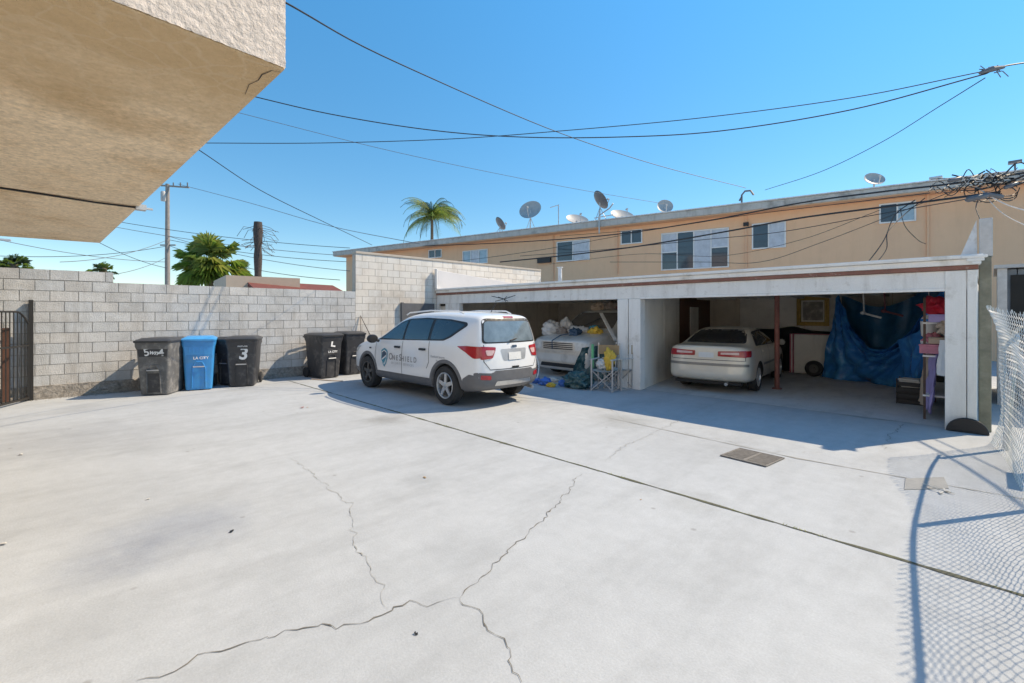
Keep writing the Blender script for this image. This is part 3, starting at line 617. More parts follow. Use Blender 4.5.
def apt_window(x0, yt, x1, yb, panes, frame='winfr'):
    t0, t1 = apt_t(x0), apt_t(x1); xm = (x0+x1)/2; z1 = apt_hit(xm, yt).z; z0 = apt_hit(xm, yb).z
    fr = MB(); e = .05
    apbox(fr, t0, t1, .565, .63, z1-e, z1); apbox(fr, t0, t1, .55, .63, z0, z0+e)
    n = len(panes); apbox(fr, t0, t0+e, .567, .63, z0+e, z1-e); apbox(fr, t1-e, t1, .567, .63, z0+e, z1-e)
    xs = [t0+(t1-t0)*k/n for k in range(n+1)]
    for k in range(1, n): apbox(fr, xs[k]-e/2, xs[k]+e/2, .568, .63, z0+e, z1-e)
    fo = fr.build('window', frame, ap)
    for k, m in enumerate(panes):
        a, b = xs[k]+e*.4, xs[k+1]-e*.4
        if isinstance(m, tuple):
            zm = z0+(z1-z0)*m[2]; 
            p = MB(); apbox(p, a, b, .60, .612, zm, z1-e*.5); p.build('pane', m[0], fo)
            p = MB(); apbox(p, a, b, .60, .612, z0+e*.5, zm); p.build('pane', m[1], fo)
            p = MB(); apbox(p, a, b, .575, .625, zm-.025, zm+.025); p.build('window_bar', frame, fo)
        else:
            p = MB(); apbox(p, a, b, .60, .612, z0+e*.5, z1-e*.5); p.build('pane', m, fo)
    return fo
apt_window(429, 249.5, 442, 258, ['glassd','glassd'])
apt_window(463, 250, 488, 264, ['glassb','curtain','glassb'])
apt_window(557, 240.5, 590, 261, ['glassd','curtain'])
apt_window(621, 230, 642.5, 244, ['glassd','glassd'])
apt_window(661.5, 230.5, 729, 269, [('curtain','glassd',.48),'glassd','curtain',('curtain','glassd',.52)])
apt_window(752, 222.5, 786, 248.5, ['glassd','curtain'])
apt_window(879, 202.5, 916, 222.5, ['glassd','glassb'])
# conduits on the facade
mb = MB()
for px, zb in ((746, 0), (928, 0), (617, 3.6), (553, 3.4)):
    t = apt_t(px, .56); q = apface(t, .57, 0); mb.tube([q+Vector((0,0,max(zb, 2.0))), q+Vector((0,0,ZR-.33))], .035, 6)
mb.build('conduit', 'apt', ap)
mb = MB(); t = apt_t(545); apbox(mb, t-.4, t+.4, .45, .60, apt_hit(545,263).z, apt_hit(545,258).z); mb.build('awning', 'rubber', ap)
mb = MB(); t = apt_t(746, .5)
apbox(mb, t-.1, t+.1, .45, .6, 5.35, 5.5); mb.build('wall_lamp', 'rubber', ap)

# ================================================================= ROOFTOP ITEMS
def roofpt(px, back=.5):
    p = apt_hit(px, 250, back); return Vector((p.x, p.y, ZR+.05))
def dish(px, rad, hgt, face, m, label, tripod=True, back=.8, tilt=35, squash=1.0):
    p = roofpt(px, back); t = thing('satellite_dish', p, label, 'satellite dish', 'satellite dishes on the apartment roof')
    q = Vector((0,0,hgt)); T = Matrix.Translation(q) @ Matrix.Rotation(R(face), 4, 'Z') @ Matrix.Rotation(R(90-tilt), 4, 'X')
    mb = MB(); n = 28; prof = [(rad*k/6, .22*rad*(k/6)**2) for k in range(7)] + [(rad*1.02, .22*rad+.006), (rad*.98, .22*rad-.03)]+[(rad*k/6, .22*rad*(k/6)**2-.03) for k in range(5, -1, -1)]
    vs = MB(); vs.lathe(prof, n=n); mb.add([T @ Vector((v.x, v.y*squash, v.z-.1*rad)) for v in vs.v], vs.f); mb.build('reflector', m, t, smooth=True)
    mb = MB(); a = T @ Vector((0,-rad*.9,.1)); b = T @ Vector((0,-rad*.45,rad*.9)); mb.tube([a,b], .02, 5); mb.tube([b, T @ Vector((0,-rad*.3,rad*.75))], .05, 6); mb.build('feed_arm', 'galv', t)
    mb = MB(); mb.tube([(0,0,0), q], .03, 6)
    if tripod:
        for k in range(3):
            a_ = 2*PI*k/3+.4; mb.tube([(math.cos(a_)*.32, math.sin(a_)*.32, 0), (0,0,hgt*.65)], .018, 5)
    mb.build('mount', 'galv', t); return t
# reflector normal: face angle about Z; face 0 points -Y side after tilt
dish(500, .42, .62, 160, 'dishdark', 'small dark dish at the left end of the dish row', tripod=True)
dish(530.5, .62, 1.15, 25, 'dish', 'large pale dish on a tripod, second from the left', back=.8, tilt=30)
dish(577, .60, .28, 60, 'dish', 'wide pale dish lying low right of the thin antenna mast', False, tilt=50, squash=.8)
dish(600, .50, 1.0, 150, 'dishdark', 'dark dish raised high beside the J-shaped arm', True, back=.2)
dish(622, .60, .22, 60, 'dish', 'wide pale dish lying low right of the high dark dish', False, tilt=50, squash=.8)
dish(665, .36, .42, 40, 'dish', 'small round pale dish standing alone mid roof', False, tilt=25)
dish(874, .36, .46, 40, 'dish', 'oval pale dish farthest right on the roof', False, tilt=30, squash=.8)
p = roofpt(558.5, .4); mb = MB(); mb.tube([p, p+Vector((0,0,1.15))], .028, 6); mb.tube([p+Vector((0,0,1.12)), p+Vector((-.5,-.1,1.05))], .02, 5); tag(mb.build('antenna_mast', 'galv'), 'thin bent antenna mast on the roof between two dishes', 'antenna')
p = roofpt(601, .1); mb = MB(); mb.tube([p+Vector((0,-.15,-.7)), p+Vector((0,-.15,.2)), p+Vector((.5,0,.5)), p+Vector((.7,0,.7))], .035, 6); mb.tube([p+Vector((-.4,0,.15)), p+Vector((.7,0,.15))], .025, 6); tag(mb.build('mast_arm', 'galv'), 'bent metal arm clamped to the roof edge below the high dark dish', 'bracket')
p = roofpt(748, .2); mb = MB(); mb.tube([p+Vector((-.25,0,-.1)), p+Vector((-.25,0,.38)), p+Vector((-.12,0,.52)), p+Vector((.1,0,.5)), p+Vector((.22,0,.3))], .04, 6); mb.tube([p+Vector((-.25,0,.3)), p+Vector((-.35,0,.15))], .04, 6); tag(mb.build('weatherhead', 'dishdark', smooth=True), 'curved dark service mast at the roof edge where cables land', 'service mast')
p = roofpt(936, 1.0); mb = MB(); mb.box(p+Vector((-.13,-.13,0)), p+Vector((.13,.13,.22))); mb.box(p+Vector((-.18,-.18,.223)), p+Vector((.18,.18,.30))); tag(mb.build('roof_flue', 'galv', bevel=.01), 'small square metal flue on the roof near the cable tangle', 'flue')
p = roofpt(1015, .6); mb = MB(); mb.tube([p, p+Vector((0,0,.35))], .03, 6); mb.box(p+Vector((-.16,-.12,.352)), p+Vector((.16,.12,.44))); tag(mb.build('roof_vent', 'dishdark', bevel=.01), 'little dark cowl on the roof at the right edge of the photo', 'roof vent')

# red roofed low building behind the block wall
lb = thing('low_building', (-24.5, 10.5, 0), 'low beige building with a red tiled roof behind the block wall', 'building')
o_ = Vector((-24.5,10.5,0))
def lq(px, py, d): return PD(px, py, d)-o_
a, b = PD(226, 276, 22), PD(300, 279, 24); a.z = b.z = 0
nn = Vector((-(b-a).y, (b-a).x, 0)).normalized(); nn = nn if nn.dot(a) > 0 else -nn
mb = MB(); mb.prism([a-o_, b-o_, b-o_+nn*5, a-o_+nn*5], (0,0,3.42)); mb.build('wall', 'beige', lb)
c, d = PD(258, 290, 20.5), PD(352, 290, 24.5)
mb = MB(); z0, z1 = 2.55, 3.25; up = nn*3.2
mb.add([Vector((c.x,c.y,z0))-o_, Vector((d.x,d.y,z0))-o_, Vector((d.x,d.y,z1))-o_+up, Vector((c.x,c.y,z1))-o_+up, Vector((c.x,c.y,z0-.12))-o_, Vector((d.x,d.y,z0-.12))-o_, Vector((d.x,d.y,z1-.2))-o_+up, Vector((c.x,c.y,z1-.2))-o_+up], [(0,1,2,3),(7,6,5,4),(0,4,5,1),(1,5,6,2),(2,6,7,3),(3,7,4,0)])
mb.build('roof', 'redroof', lb)
mb = MB(); mb.prism([Vector((c.x,c.y,0))-o_+nn*.5, Vector((d.x,d.y,0))-o_+nn*.5, Vector((d.x,d.y,0))-o_+nn*3, Vector((c.x,c.y,0))-o_+nn*3], (0,0,2.42)); mb.build('lower_wall', 'beige', lb)

# ================================================================= PALMS, POLES
def leaf_fan(mb, base, d, r, blades=21, mi=0):
    d = d.normalized(); up = Vector((0,0,1)); x = d.cross(up)
    x = x.normalized() if x.length > .05 else Vector((1,0,0)); y = x.cross(d)
    st = base; hub = base+d*r*.55
    mb.tube([st, hub], .018, 3, mi)
    for k in range(blades):
        a = R(-115+230*k/(blades-1)); dirv = (d*math.cos(a)+x*math.sin(a)+y*.12).normalized(); side = dirv.cross(y).normalized(); dirv = (dirv+Vector((random.uniform(-.08,.08),random.uniform(-.08,.08),random.uniform(-.08,.08)))).normalized()
        L = r*.62*random.uniform(.8, 1.05)*(1-.25*abs(a)/2); w_ = L*.042
        m_ = hub+dirv*L*.6; t_ = hub+dirv*L+Vector((0,0,-L*random.uniform(.15,.5)))
        mb.add([hub, m_+side*w_, t_, m_-side*w_+y*.02], [(0,1,2),(0,2,3)], mi)
def fan_palm(px, py, dist, rad, label, trunk_r=.2, nleaf=52, mats=('leaf','leafy','leafd'), group=None, spread=1, loc=None):
    c = PD(px, py, dist); t = thing('fan_palm', (c.x, c.y, 0), label, 'palm tree', group)
    mb = MB(); mb.tube([(0,0,0),(0,0,c.z*.5),(.05,0,c.z)], [trunk_r*1.3, trunk_r, trunk_r*.85], 10); mb.build('trunk', 'bark', t, smooth=True)
    mb = MB()
    for k in range(nleaf):
        el = random.uniform(-45, 80); az = random.uniform(0, 360)
        d = Vector((math.cos(R(az))*math.cos(R(el)), math.sin(R(az))*math.cos(R(el)), math.sin(R(el))))
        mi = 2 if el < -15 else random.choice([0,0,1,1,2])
        leaf_fan(mb, Vector((0,0,c.z-.15)), d, rad*random.uniform(.8, 1.08)*spread, mi=mi)
    mb.build('crown', list(mats), t, recalc=False); return t
def feather_palm(px, py, dist, rad, label, nfr=48, trunk_r=.18):
    c = PD(px, py, dist); t = thing('feather_palm', (c.x, c.y, 0), label, 'palm tree')
    mb = MB(); mb.tube([(0,0,0),(0,0,c.z*.5),(0,0,c.z)], [trunk_r*1.3, trunk_r, trunk_r*.7], 10); mb.build('trunk', 'bark', t, smooth=True)
    mb = MB(); view = Vector((-_s, _c, 0)); right = Vector((_c, _s, 0))
    for k in range(nfr):
        az = 2*PI*k/nfr*2.4+random.uniform(-.3,.3); el = R(random.choice([80,70,60,50,35,20,0])+random.uniform(-8,8)); mi = random.choice([0,0,1,2])
        h = Vector((math.cos(az), math.sin(az), 0)); L = rad*random.uniform(.85,1.2); pts = []; p = Vector((0,0,c.z)); e = el
        wind = right*-.0
        for j in range(11):
            pts.append(p.copy()); p = p+(h*math.cos(e)+Vector((0,0,math.sin(e))))*L/10; e -= R(13 if el > .5 else 9)
        mb.tube(pts, [.03]*5+[.02]*6, 3, mi)
        for j in range(1, 11):
            for q in range(3):
                a = pts[j-1].lerp(pts[j], q/3); tn = (pts[j]-pts[j-1]).normalized(); s = tn.cross(Vector((0,0,1))).normalized()
                for sg in (-1, 1):
                    ll = L*.24*math.sin(PI*min(1, (j+q/3)/11+.12))*random.uniform(.8,1.15)
                    tip = a+s*sg*ll*.6+tn*ll*.45+Vector((0,0,-ll*.75)); mb.add([a+tn*.03, tip, a-tn*.03], [(0,1,2)], mi)
    mb.build('crown', ['leafd','leaf','leafy'], t, recalc=False); return t
fan_palm(210, 262, 30, 2.15, 'bushy green fan palm rising behind the block wall', nleaf=54, mats=('leaf','leafy','leaf'))
fan_palm(14, 264, 24, .75, 'low dark palm crown just over the wall at the left picture edge', nleaf=26, mats=('leaf','leafd','leafd'))
fan_palm(103, 268, 26, .62, 'small spiky palm crown over the wall where its top steps down', nleaf=22, mats=('leaf','leafd','leafd'))
feather_palm(432, 217, 44, 3.5, 'feathery palm rising behind the left part of the apartment roof')
# trimmed palm trunk with loose cables
c = PD(258, 278, 26); t = thing('bare_palm_trunk', (c.x, c.y, 0), 'bare headless palm trunk with loose wires sticking out', 'tree trunk')
top = PD(259, 222, 26).z
mb = MB(); rr = []; pts = []
for k in range(15): pts.append((0, .0, top*k/14)); rr.append(.20+.025*math.sin(k*2.1)+(.03 if k > 11 else 0))
mb.tube(pts, rr, 12); mb.build('trunk', 'trunkd', t, smooth=True)
mb = MB()
for k in range(40):
    z = top-random.uniform(.1, 1.6); a = random.uniform(0, 2*PI); h = Vector((math.cos(a), math.sin(a), 0)); L = random.uniform(.3,1.0)
    mb.tube([h*.2+Vector((0,0,z)), h*(.2+L*.6)+Vector((0,0,z-.05+random.uniform(-.2,.15))), h*(.2+L)+Vector((0,0,z-random.uniform(.1,.5)))], .014, 3)
mb.build('loose_wires', 'trunkd', t)
# utility pole
c = PD(167.5, 283, 40); t = thing('utility_pole', (c.x, c.y, 0), 'wooden utility pole with crossarm and transformer behind the block wall', 'utility pole')
top = PD(167, 184, 40).z; rt = Vector((_c, _s, 0))
mb = MB(); mb.tube([(0,0,0),(0,0,top)], [.22,.15], 10); mb.build('pole', 'polewood', t, smooth=True)
mb = MB(); mb.bar(rt*-.55+Vector((0,0,top-.12)), rt*1.85+Vector((0,0,top-.3)), .12); mb.bar(rt*-.6+Vector((0,0,top-5.2)), rt*.7+Vector((0,0,top-5.2)), .1); mb.build('crossarm', 'polewood', t)
mb = MB(); mb.lathe([(0,.0),(.18,.0),(.2,.05),(.2,.75),(.14,.83),(0,.85)], (0,-.28,top-1.5), n=14); mb.build('transformer', 'dish', t, smooth=True)
mb = MB()
for x in (-.5, .5, 1.1, 1.7): mb.tube([rt*x+Vector((0,0,top-.2)), rt*x+Vector((0,0,top+.12))], .05, 6)
mb.build('insulator', 'dishdark', t)
# street lamp far left
c = PD(-12, 300, 42); zt = PD(0, 240, 42).z; t = thing('street_lamp', (c.x, c.y, 0), 'distant street lamp arm poking in at the left edge above the wall', 'street lamp')
mb = MB(); mb.tube([(0,0,0),(0,0,zt-.3),(*(rt*.4).xy, zt-.02),(*(rt*1.2).xy, zt)], .06, 6); mb.build('pole', 'galv', t)
mb = MB(); mb.box(rt*1.2+Vector((-.1,-.1,zt-.06)), rt*1.9+Vector((.1,.1,zt+.08))); mb.build('lamp_head', 'galv', t, bevel=.02)

# ================================================================= WIRES
def wire(label, pts, r=.012, m='black', sag=0, name='overhead_wire', n=4):
    P = [p if isinstance(p, Vector) else PD(*p) for p in pts]
    # catmull-rom through measured points
    out = []
    if len(P) == 2:
        for k in range(17):
            t = k/16; q = P[0].lerp(P[1], t); q.z -= sag*4*t*(1-t); out.append(q)
    else:
        Q = [P[0]*2-P[1]]+P+[P[-1]*2-P[-2]]
        for i in range(1, len(Q)-2):
            for k in range(8):
                t = k/8; a, b, c_, d_ = Q[i-1], Q[i], Q[i+1], Q[i+2]
                out.append(.5*((2*b)+(c_-a)*t+(2*a-5*b+4*c_-d_)*t*t+(3*b-a-3*c_+d_)*t**3))
        out.append(P[-1])
    mb = MB(); mb.tube(out, r, n); o = mb.build(name, m)
    return tag(o, label, 'cable', 'overhead cables across the yard')
wire('thin black cable dropping from the top edge of the photo to the roof service mast', [(270,-6,4.5),(400,64,8),(560,133,13.5),(660,166,17.5),(746,188,20.5)], .011)
wire('thick black cable sagging from behind the overhang to the right-hand clamp, upper strand', [(235,92,12),(330,114,12),(430,130,12),(520,137,12),(620,137,11.5),(720,131,11),(850,110,10),(985,74,9)], .013)
wire('thick black cable running level from the overhang edge then up to the clamp, lower strand', [(195,143,12),(320,143,12),(450,139,12),(560,131,11.6),(700,118,11),(850,98,10),(985,71,9)], .010)
wire('thin cable from the right-hand clamp down left to the service mast', [(985,78,9),(940,106,11),(880,143,14),(820,172,17),(765,190,20.5)], .011)
wire('fine grey cable crossing the sky from the overhang towards the single small dish', [(220,108,14),(400,153,16),(560,186,19),(665,204,21)], .008, 'dishdark')
wire('cable from the overhang down to the tall cream wall', [(196,148,6),(260,190,8),(320,220,10),(372,245,13.2)], .007)
wire('faint far cable over the bushy palm towards the roof', [(178,184,40),(250,203,36),(330,226,33),(420,244,28)], .018, 'dishdark')
for k, (a, b, s_, lab) in enumerate((((120,222,38),(350,248,36),.25,'uppermost of the level far wires right of the utility pole'),((110,226,38),(350,256,36),.3,'second far wire down right of the utility pole'),((170,240,40),(352,262,36),.3,'far wire through the middle of the bushy palm crown'),((168,236,40),(350,271,33),.4,'steeper far wire passing the headless trunk'),((170,246,40),(340,280,33),.5,'lowest far wire ending by the red roof'))):
    wire(lab, [a, b], .02, 'black' if k % 2 == 0 else 'dishdark', s_)
for k, (a, b, s_, lab) in enumerate((((0,240,30),(167,262,40),.3,'far wire left of the utility pole, highest'),((0,256,30),(167,246,40),.35,'far wire left of the utility pole rising to the right'),((60,262,30),(167,240,40),.4,'far wire left of the utility pole meeting its lower arm'),((100,243,30),(167,268,40),.2,'far wire left of the utility pole falling to the right'),((110,275,30),(165,258,40),.2,'far wire left of the utility pole, lowest by the wall step'))):
    wire(lab, [a, b], .02, 'dishdark' if k % 2 == 0 else 'black', s_)
# bundle in front of the apartment facade
wire('thick cable across the apartment front just under the eave', [(1030,172,9.5),(950,184,10.5),(880,192,12),(800,203,14),(700,222,16.5),(600,236,20),(500,243,26),(420,246,30)], .022)
wire('thick cable across the apartment front passing the window tops', [(1000,192,9.5),(900,205,11.5),(800,218,13.5),(729,231,15),(640,246,17),(560,256,19),(500,262,20)], .024)
wire('thin cable just below the thick one on the apartment front', [(985,196,9.5),(880,214,12),(780,232,14),(700,240,15.5),(600,250,18),(520,256,21)], .010)
wire('slack cable looping from the cable tangle over the orange wall', [(960,188,9.5),(900,212,11),(820,243,12.5),(760,262,13.5),(700,262,15),(610,262,18)], .008)
wire('thin level cable on the orange wall through the big window', [(930,193,11),(830,205,14),(740,216,17),(660,228,19),(560,236,22)], .010)
wire('fine cable low on the orange wall over the big window', [(880,210,12),(800,240,14),(720,256,15.5),(640,254,17),(550,264,19)], .007)
wire('long faint cable sloping over the left part of the orange wall', [(640,232,20),(540,250,22),(450,262,24),(390,266,26)], .010)
wire('looped cable dropping from the small right window to the garage roof', [(915,200,10.5),(895,215,10.5),(884,240,10.2),(868,262,10),(856,273,9.8)], .012)
wire('second looped cable beside it dropping onto the garage roof', [(925,198,10.5),(905,214,10.5),(888,232,10.2),(886,250,10),(870,270,9.8)], .010)
wire('third slack loop under the right window', [(900,208,10.5),(905,226,10.5),(918,240,10.5),(926,244,10.5)], .007)
wire('short cable from the tangle down to the metal-sleeved post', [(978,200,9.2),(976,208,9),(980,219,8.8)], .008)
wire('pale cable sweeping from the tangle to the right picture edge', [(975,186,9.3),(990,196,9.2),(1010,206,9.2),(1040,214,9.2)], .011, 'wirepale')
wire('second pale cable below it at the right picture edge', [(985,196,9.3),(1005,215,9.2),(1040,232,9.2)], .008, 'wirepale')
wire('black cable leaving the clamp to the right picture edge', [(985,74,9),(1005,66,9),(1060,58,9)], .014)
wire('cable running off overhead to the right, outside the fence', [(1005,184,9.3),Vector((2.2,9.5,4.4)),Vector((3.2,4,4.8)),Vector((4,-3,5.2))], .022)
wire('thinner cable running off overhead beside it', [(1010,188,9.3),Vector((2.45,9.5,4.3)),Vector((3.5,4,4.7)),Vector((4.4,-3,5.1))], .014)
# cable tangle
ct = thing('cable_tangle', PD(975,188,9.3), 'messy tangle of black cables and splice cases over the garage corner', 'cable tangle')
o_ = PD(975,188,9.3); rnd = random.Random(11); fw = Vector((-_s, _c, 0))
mb = MB()
for k in range(26):
    a = rnd.uniform(928, 1000); b = a+rnd.uniform(20, 60); y0 = 184-(a-965)*.14+rnd.uniform(-9,9); pts = []
    n = 14; amp = rnd.uniform(1, 6); ph = rnd.uniform(0, 6); fq = rnd.uniform(.25,.7)
    for j in range(n+1):
        x = a+(b-a)*j/n; pts.append(PD(x, y0-(x-a)*.14+amp*math.sin(ph+j*fq), 9.3+.12*math.sin(j+k))-o_)
    mb.tube(pts, rnd.choice([.006,.009,.014]), 4)
for k in range(6):
    cx, cy, rr_ = rnd.uniform(975,1012), rnd.uniform(178,200), rnd.uniform(5,10)
    mb.tube([PD(cx+rr_*1.4*math.cos(2*PI*j/14), cy+rr_*math.sin(2*PI*j/14), 9.3+.05*math.sin(j))-o_ for j in range(14)], .010, 4)
mb.build('cable_loops', 'black', ct)
mb = MB()
for x0, y0, x1, y1, r_ in ((966,200,988,195,.055),(984,194,1003,197,.045),(948,181,962,178,.04),(1004,188,1018,183,.04)):
    a, b = PD(x0,y0,9.2)-o_, PD(x1,y1,9.2)-o_; mb.tube([a, a.lerp(b,.1), a.lerp(b,.9), b], [r_*.5, r_, r_, r_*.5], 8)
mb.build('splice_case', 'dishdark', ct, smooth=True)
mb = MB()
for k in range(2):
    a = rnd.uniform(940, 985); pts = [PD(a+j*5, 178+rnd.uniform(-6,6)-(a-965)*.14-j*.7+(j%2)*4, 9.15)-o_ for j in range(7)]; mb.tube(pts, .007, 4)
mb.build('pale_ties', 'wirepale', ct)
# clamp with insulators where the sky cables meet
o_ = PD(992,72,9); cl = thing('cable_clamp', o_, 'dark cable clamp with insulators hanging in the sky at the right', 'cable clamp')
mb = MB(); rnd = random.Random(4)
mb.tube([PD(980,73,9)-o_, PD(992,69,9)-o_, PD(1004,67,9)-o_], [.03,.055,.03], 8)
for k in range(10):
    x = rnd.uniform(984,1004); mb.tube([PD(x,71,9)-o_, PD(x+rnd.uniform(-9,9),71+rnd.uniform(-9,9),9)-o_], .01, 4)
mb.build('clamp_body', 'dishdark', cl)

# ================================================================= CHAIN-LINK FENCE
cf = thing('chain_link_fence', (.2, 5.4, 0), 'sagging chain-link fence with bent top rail along the right side', 'fence')
FO = Vector((.2,5.4,0))
def cr(pts, t):
    t = max(0, min(.9999, t))*(len(pts)-1); i = int(t); f = t-i
    g = lambda k: pts[max(0, min(len(pts)-1, k))]
    a, b, c_, d_ = g(i-1), g(i), g(i+1), g(i+2)
    return .5*((2*b)+(c_-a)*f+(2*a-5*b+4*c_-d_)*f*f+(3*b-a-3*c_+d_)*f**3)
sh_pts = [(-.40,7.2),(-.43,6.44),(-.42,5.34),(-.38,4.34),(-.26,3.15),(-.21,2.69),(-.1,1.6),(.0,.4)]
RH = [1.30,1.42,1.5,1.5,1.5,1.5,1.5,1.5]
rail = [Vector((x+.45*h, y+.87*h, h)) for (x, y), h in zip(sh_pts, RH)]
mb = MB(); mb.tube([cr(rail, k/50)-FO for k in range(51)], .017, 8); mb.build('top_rail', 'galv', cf, smooth=True)
base = [Vector((.0,8.3,0)), Vector((.12,7.3,0)), Vector((.22,6.3,0)), Vector((.33,5.3,0)), Vector((.42,4.3,0)), Vector((.5,3.2,0)), Vector((.6,1.3,0))]
topc = [Vector((-.03,8.15,1.66)), Vector((.08,7.35,1.62)), Vector((.22,6.6,1.56)), Vector((.30,5.7,1.52)), Vector((.36,4.8,1.53)), Vector((.42,3.9,1.53)), Vector((.5,1.9,1.52))]
midc = [Vector((.10,8.3,.85)), Vector((.20,7.4,.85)), Vector((.27,6.5,.8)), Vector((.33,5.5,.8)), Vector((.40,4.5,.8)), Vector((.46,3.5,.8)), Vector((.55,1.6,.8))]
def FS(u, v):
    a, b, c_ = cr(base, u), cr(midc, u), cr(topc, u)
    p = a*(1-v)*(1-2*v)+b*4*v*(1-v)+c_*v*(2*v-1)
    return p + Vector((.02*math.sin(9*v+14*u), 0, 0))
mb = MB(); NU, NV = 150, 40; rnd = random.Random(9)
for i in range(NU):
    pts = []
    for j in range(NV+1):
        e = (i+(.5+.04 if (j+i) % 2 else -.5-.04)+.5)/NU
        p = FS(min(1, max(0, e)), j/NV)-FO
        p += Vector((.003 if j % 2 else -.003, 0, 0)); pts.append(p)
    tip = pts[-1]; pts.append(tip+Vector((rnd.uniform(-.02,.01), rnd.uniform(-.02,.02), rnd.uniform(.03,.06))))
    mb.tube(pts, .0027, 3, cap=False)
mb.build('chain_link_mesh', 'fencew', cf, recalc=False)
for (u, z) in ((.06, 1.25), (.40, 1.55), (.78, 1.55)):
    p = cr(base, u); q = cr(rail, max(.02, u-.02)); mb = MB(); mb.tube([Vector((p.x+.09,p.y,0))-FO, Vector((q.x+.03,q.y,q.z))-FO], .03, 8); mb.tube([Vector((q.x+.03,q.y,q.z))-FO, Vector((q.x+.03,q.y,q.z+.05))-FO], [.036,.01], 8)
    mb.build('post', 'galv', cf, smooth=True)
# green bin behind the fence
gb = MB(); gb.prism([(.62,7.2,0),(1.1,7.2,0),(1.1,7.75,0),(.62,7.75,0)], (0,0,1.0)); gb.prism([(.58,7.16,1.003),(1.14,7.16,1.003),(1.14,7.8,1.003),(.58,7.8,1.003)], (0,0,.06)); tag(gb.build('green_bin', 'greenp', bevel=.02), 'green plastic bin glimpsed behind the chain-link fence', 'bin')

# ================================================================= VEHICLES
def ring(x, zb, z3, z4, zbelt, z6, z7, z9, w, wb=None, w6=None, w7=None, dx=None):
    wb = wb or w*.985; w6 = w6 or wb*.93; w7 = w7 or w6*.85
    P = [(0,zb),(w*.72,zb),(w*.95,zb+.04),(w,z3),(w*1.0,z4),(wb,zbelt),(w6,z6),(w7,z7),(w7*.62,(z7*.3+z9*.7)),(0,z9)]
    dx = dx or [0]*10
    return [Vector((x+dx[i], p[0], p[1])) for i, p in enumerate(P)]
def car_shell(rings, wheels, wr, wy, paint, parent, bulge=(.05,.06), clad_m=None):
    vs = []; fs = []; mi = []
    n = 18
    for r in rings:
        for k in range(10): vs.append(r[k])
        for k in range(8, 0, -1): vs.append(Vector((r[k].x, -r[k].y, r[k].z)))
    for i in range(len(rings)-1):
        for k in range(n):
            k2 = (k+1) % n; fs.append((i*n+k, (i+1)*n+k, (i+1)*n+k2, i*n+k2))
            kk = min(k if k < 9 else 17-k, 9); mi.append(2 if kk <= 2 else 0)
    for end, sg, bl in ((0, 1, bulge[0]), (len(rings)-1, -1, bulge[1])):
        o = end*n; r = rings[end]; c = {}
        for k in range(2, 8): c[k] = len(vs); vs.append(Vector((r[k].x+sg*bl, 0, r[k].z)))
        c[1] = o; c[8] = o+9
        for k in range(1, 8):
            a, b = o+k, o+k+1; e, f = o+(18-k), o+(18-k-1)
            fs.append((a, b, c[k+1], c[k]) if sg > 0 else (c[k], c[k+1], b, a)); fs.append((c[k], c[k+1], f, e) if sg > 0 else (e, f, c[k+1], c[k]))
            mi += [2 if k <= 2 else 0]*2
        # k=1 lower row uses rings' bottom vertices: handled by c[1]
    me = bpy.data.meshes.new('body'); me.from_pydata([tuple(v) for v in vs], [], fs)
    me.polygons.foreach_set('material_index', mi)
    bm = bmesh.new(); bm.from_mesh(me); bmesh.ops.recalc_face_normals(bm, faces=bm.faces); bm.to_mesh(me); bm.free()
    o = bpy.data.objects.new('tmpbody', me); COL.objects.link(o)
    for m in (paint, 'dark', clad_m or paint): me.materials.append(M[m])
    ss = o.modifiers.new('s', 'SUBSURF'); ss.levels = 2; ss.render_levels = 2
    dg = bpy.context.evaluated_depsgraph_get(); dg.update()
    full = bpy.data.meshes.new_from_object(o.evaluated_get(dg))
    bvh = BVHTree.FromPolygons([v.co.copy() for v in full.vertices], [tuple(p.vertices) for p in full.polygons])
    cut = MB()
    for wx in wheels:
        for sg in (-1, 1):
            cy = MB(); cy.lathe([(0,sg*(wy+.25)),(wr*1.16,sg*(wy+.25)),(wr*1.16,sg*(wy-.30)),(0,sg*(wy-.30))], (wx,0,wr), 'y', 28); 
            cut.add(cy.v, cy.f, 1)
    cme = bpy.data.meshes.new('cut'); cme.from_pydata([tuple(v) for v in cut.v], [], cut.f); cme.polygons.foreach_set('material_index', [1]*len(cut.f))
    bm = bmesh.new(); bm.from_mesh(cme); bmesh.ops.remove_doubles(bm, verts=bm.verts, dist=.0001); bmesh.ops.recalc_face_normals(bm, faces=bm.faces); bm.to_mesh(cme); bm.free()
    for m in (paint, 'dark'): cme.materials.append(M[m])
    co = bpy.data.objects.new('tmpcut', cme); COL.objects.link(co)
    b = o.modifiers.new('b', 'BOOLEAN'); b.operation = 'DIFFERENCE'; b.solver = 'EXACT'; b.object = co
    dg = bpy.context.evaluated_depsgraph_get(); dg.update()
    fin = bpy.data.meshes.new_from_object(o.evaluated_get(dg)); fin.name = 'body'
    bpy.data.objects.remove(o); bpy.data.objects.remove(co)
    fin.polygons.foreach_set('use_smooth', [True]*len(fin.polygons)); fin.set_sharp_from_angle(angle=R(35))
    ob_ = bpy.data.objects.new('body', fin); COL.objects.link(ob_); ob_.parent = parent
    return ob_, bvh
DIRS = {'left': Vector((0,-1,0)), 'right': Vector((0,1,0)), 'rear': Vector((1,0,0)), 'front': Vector((-1,0,0)), 'top': Vector((0,0,-1))}
def to3(side, a, b):
    return {'left': Vector((a,2,b)), 'right': Vector((a,-2,b)), 'rear': Vector((-4,a,b)), 'front': Vector((4,a,b)), 'top': Vector((a,b,3))}[side]
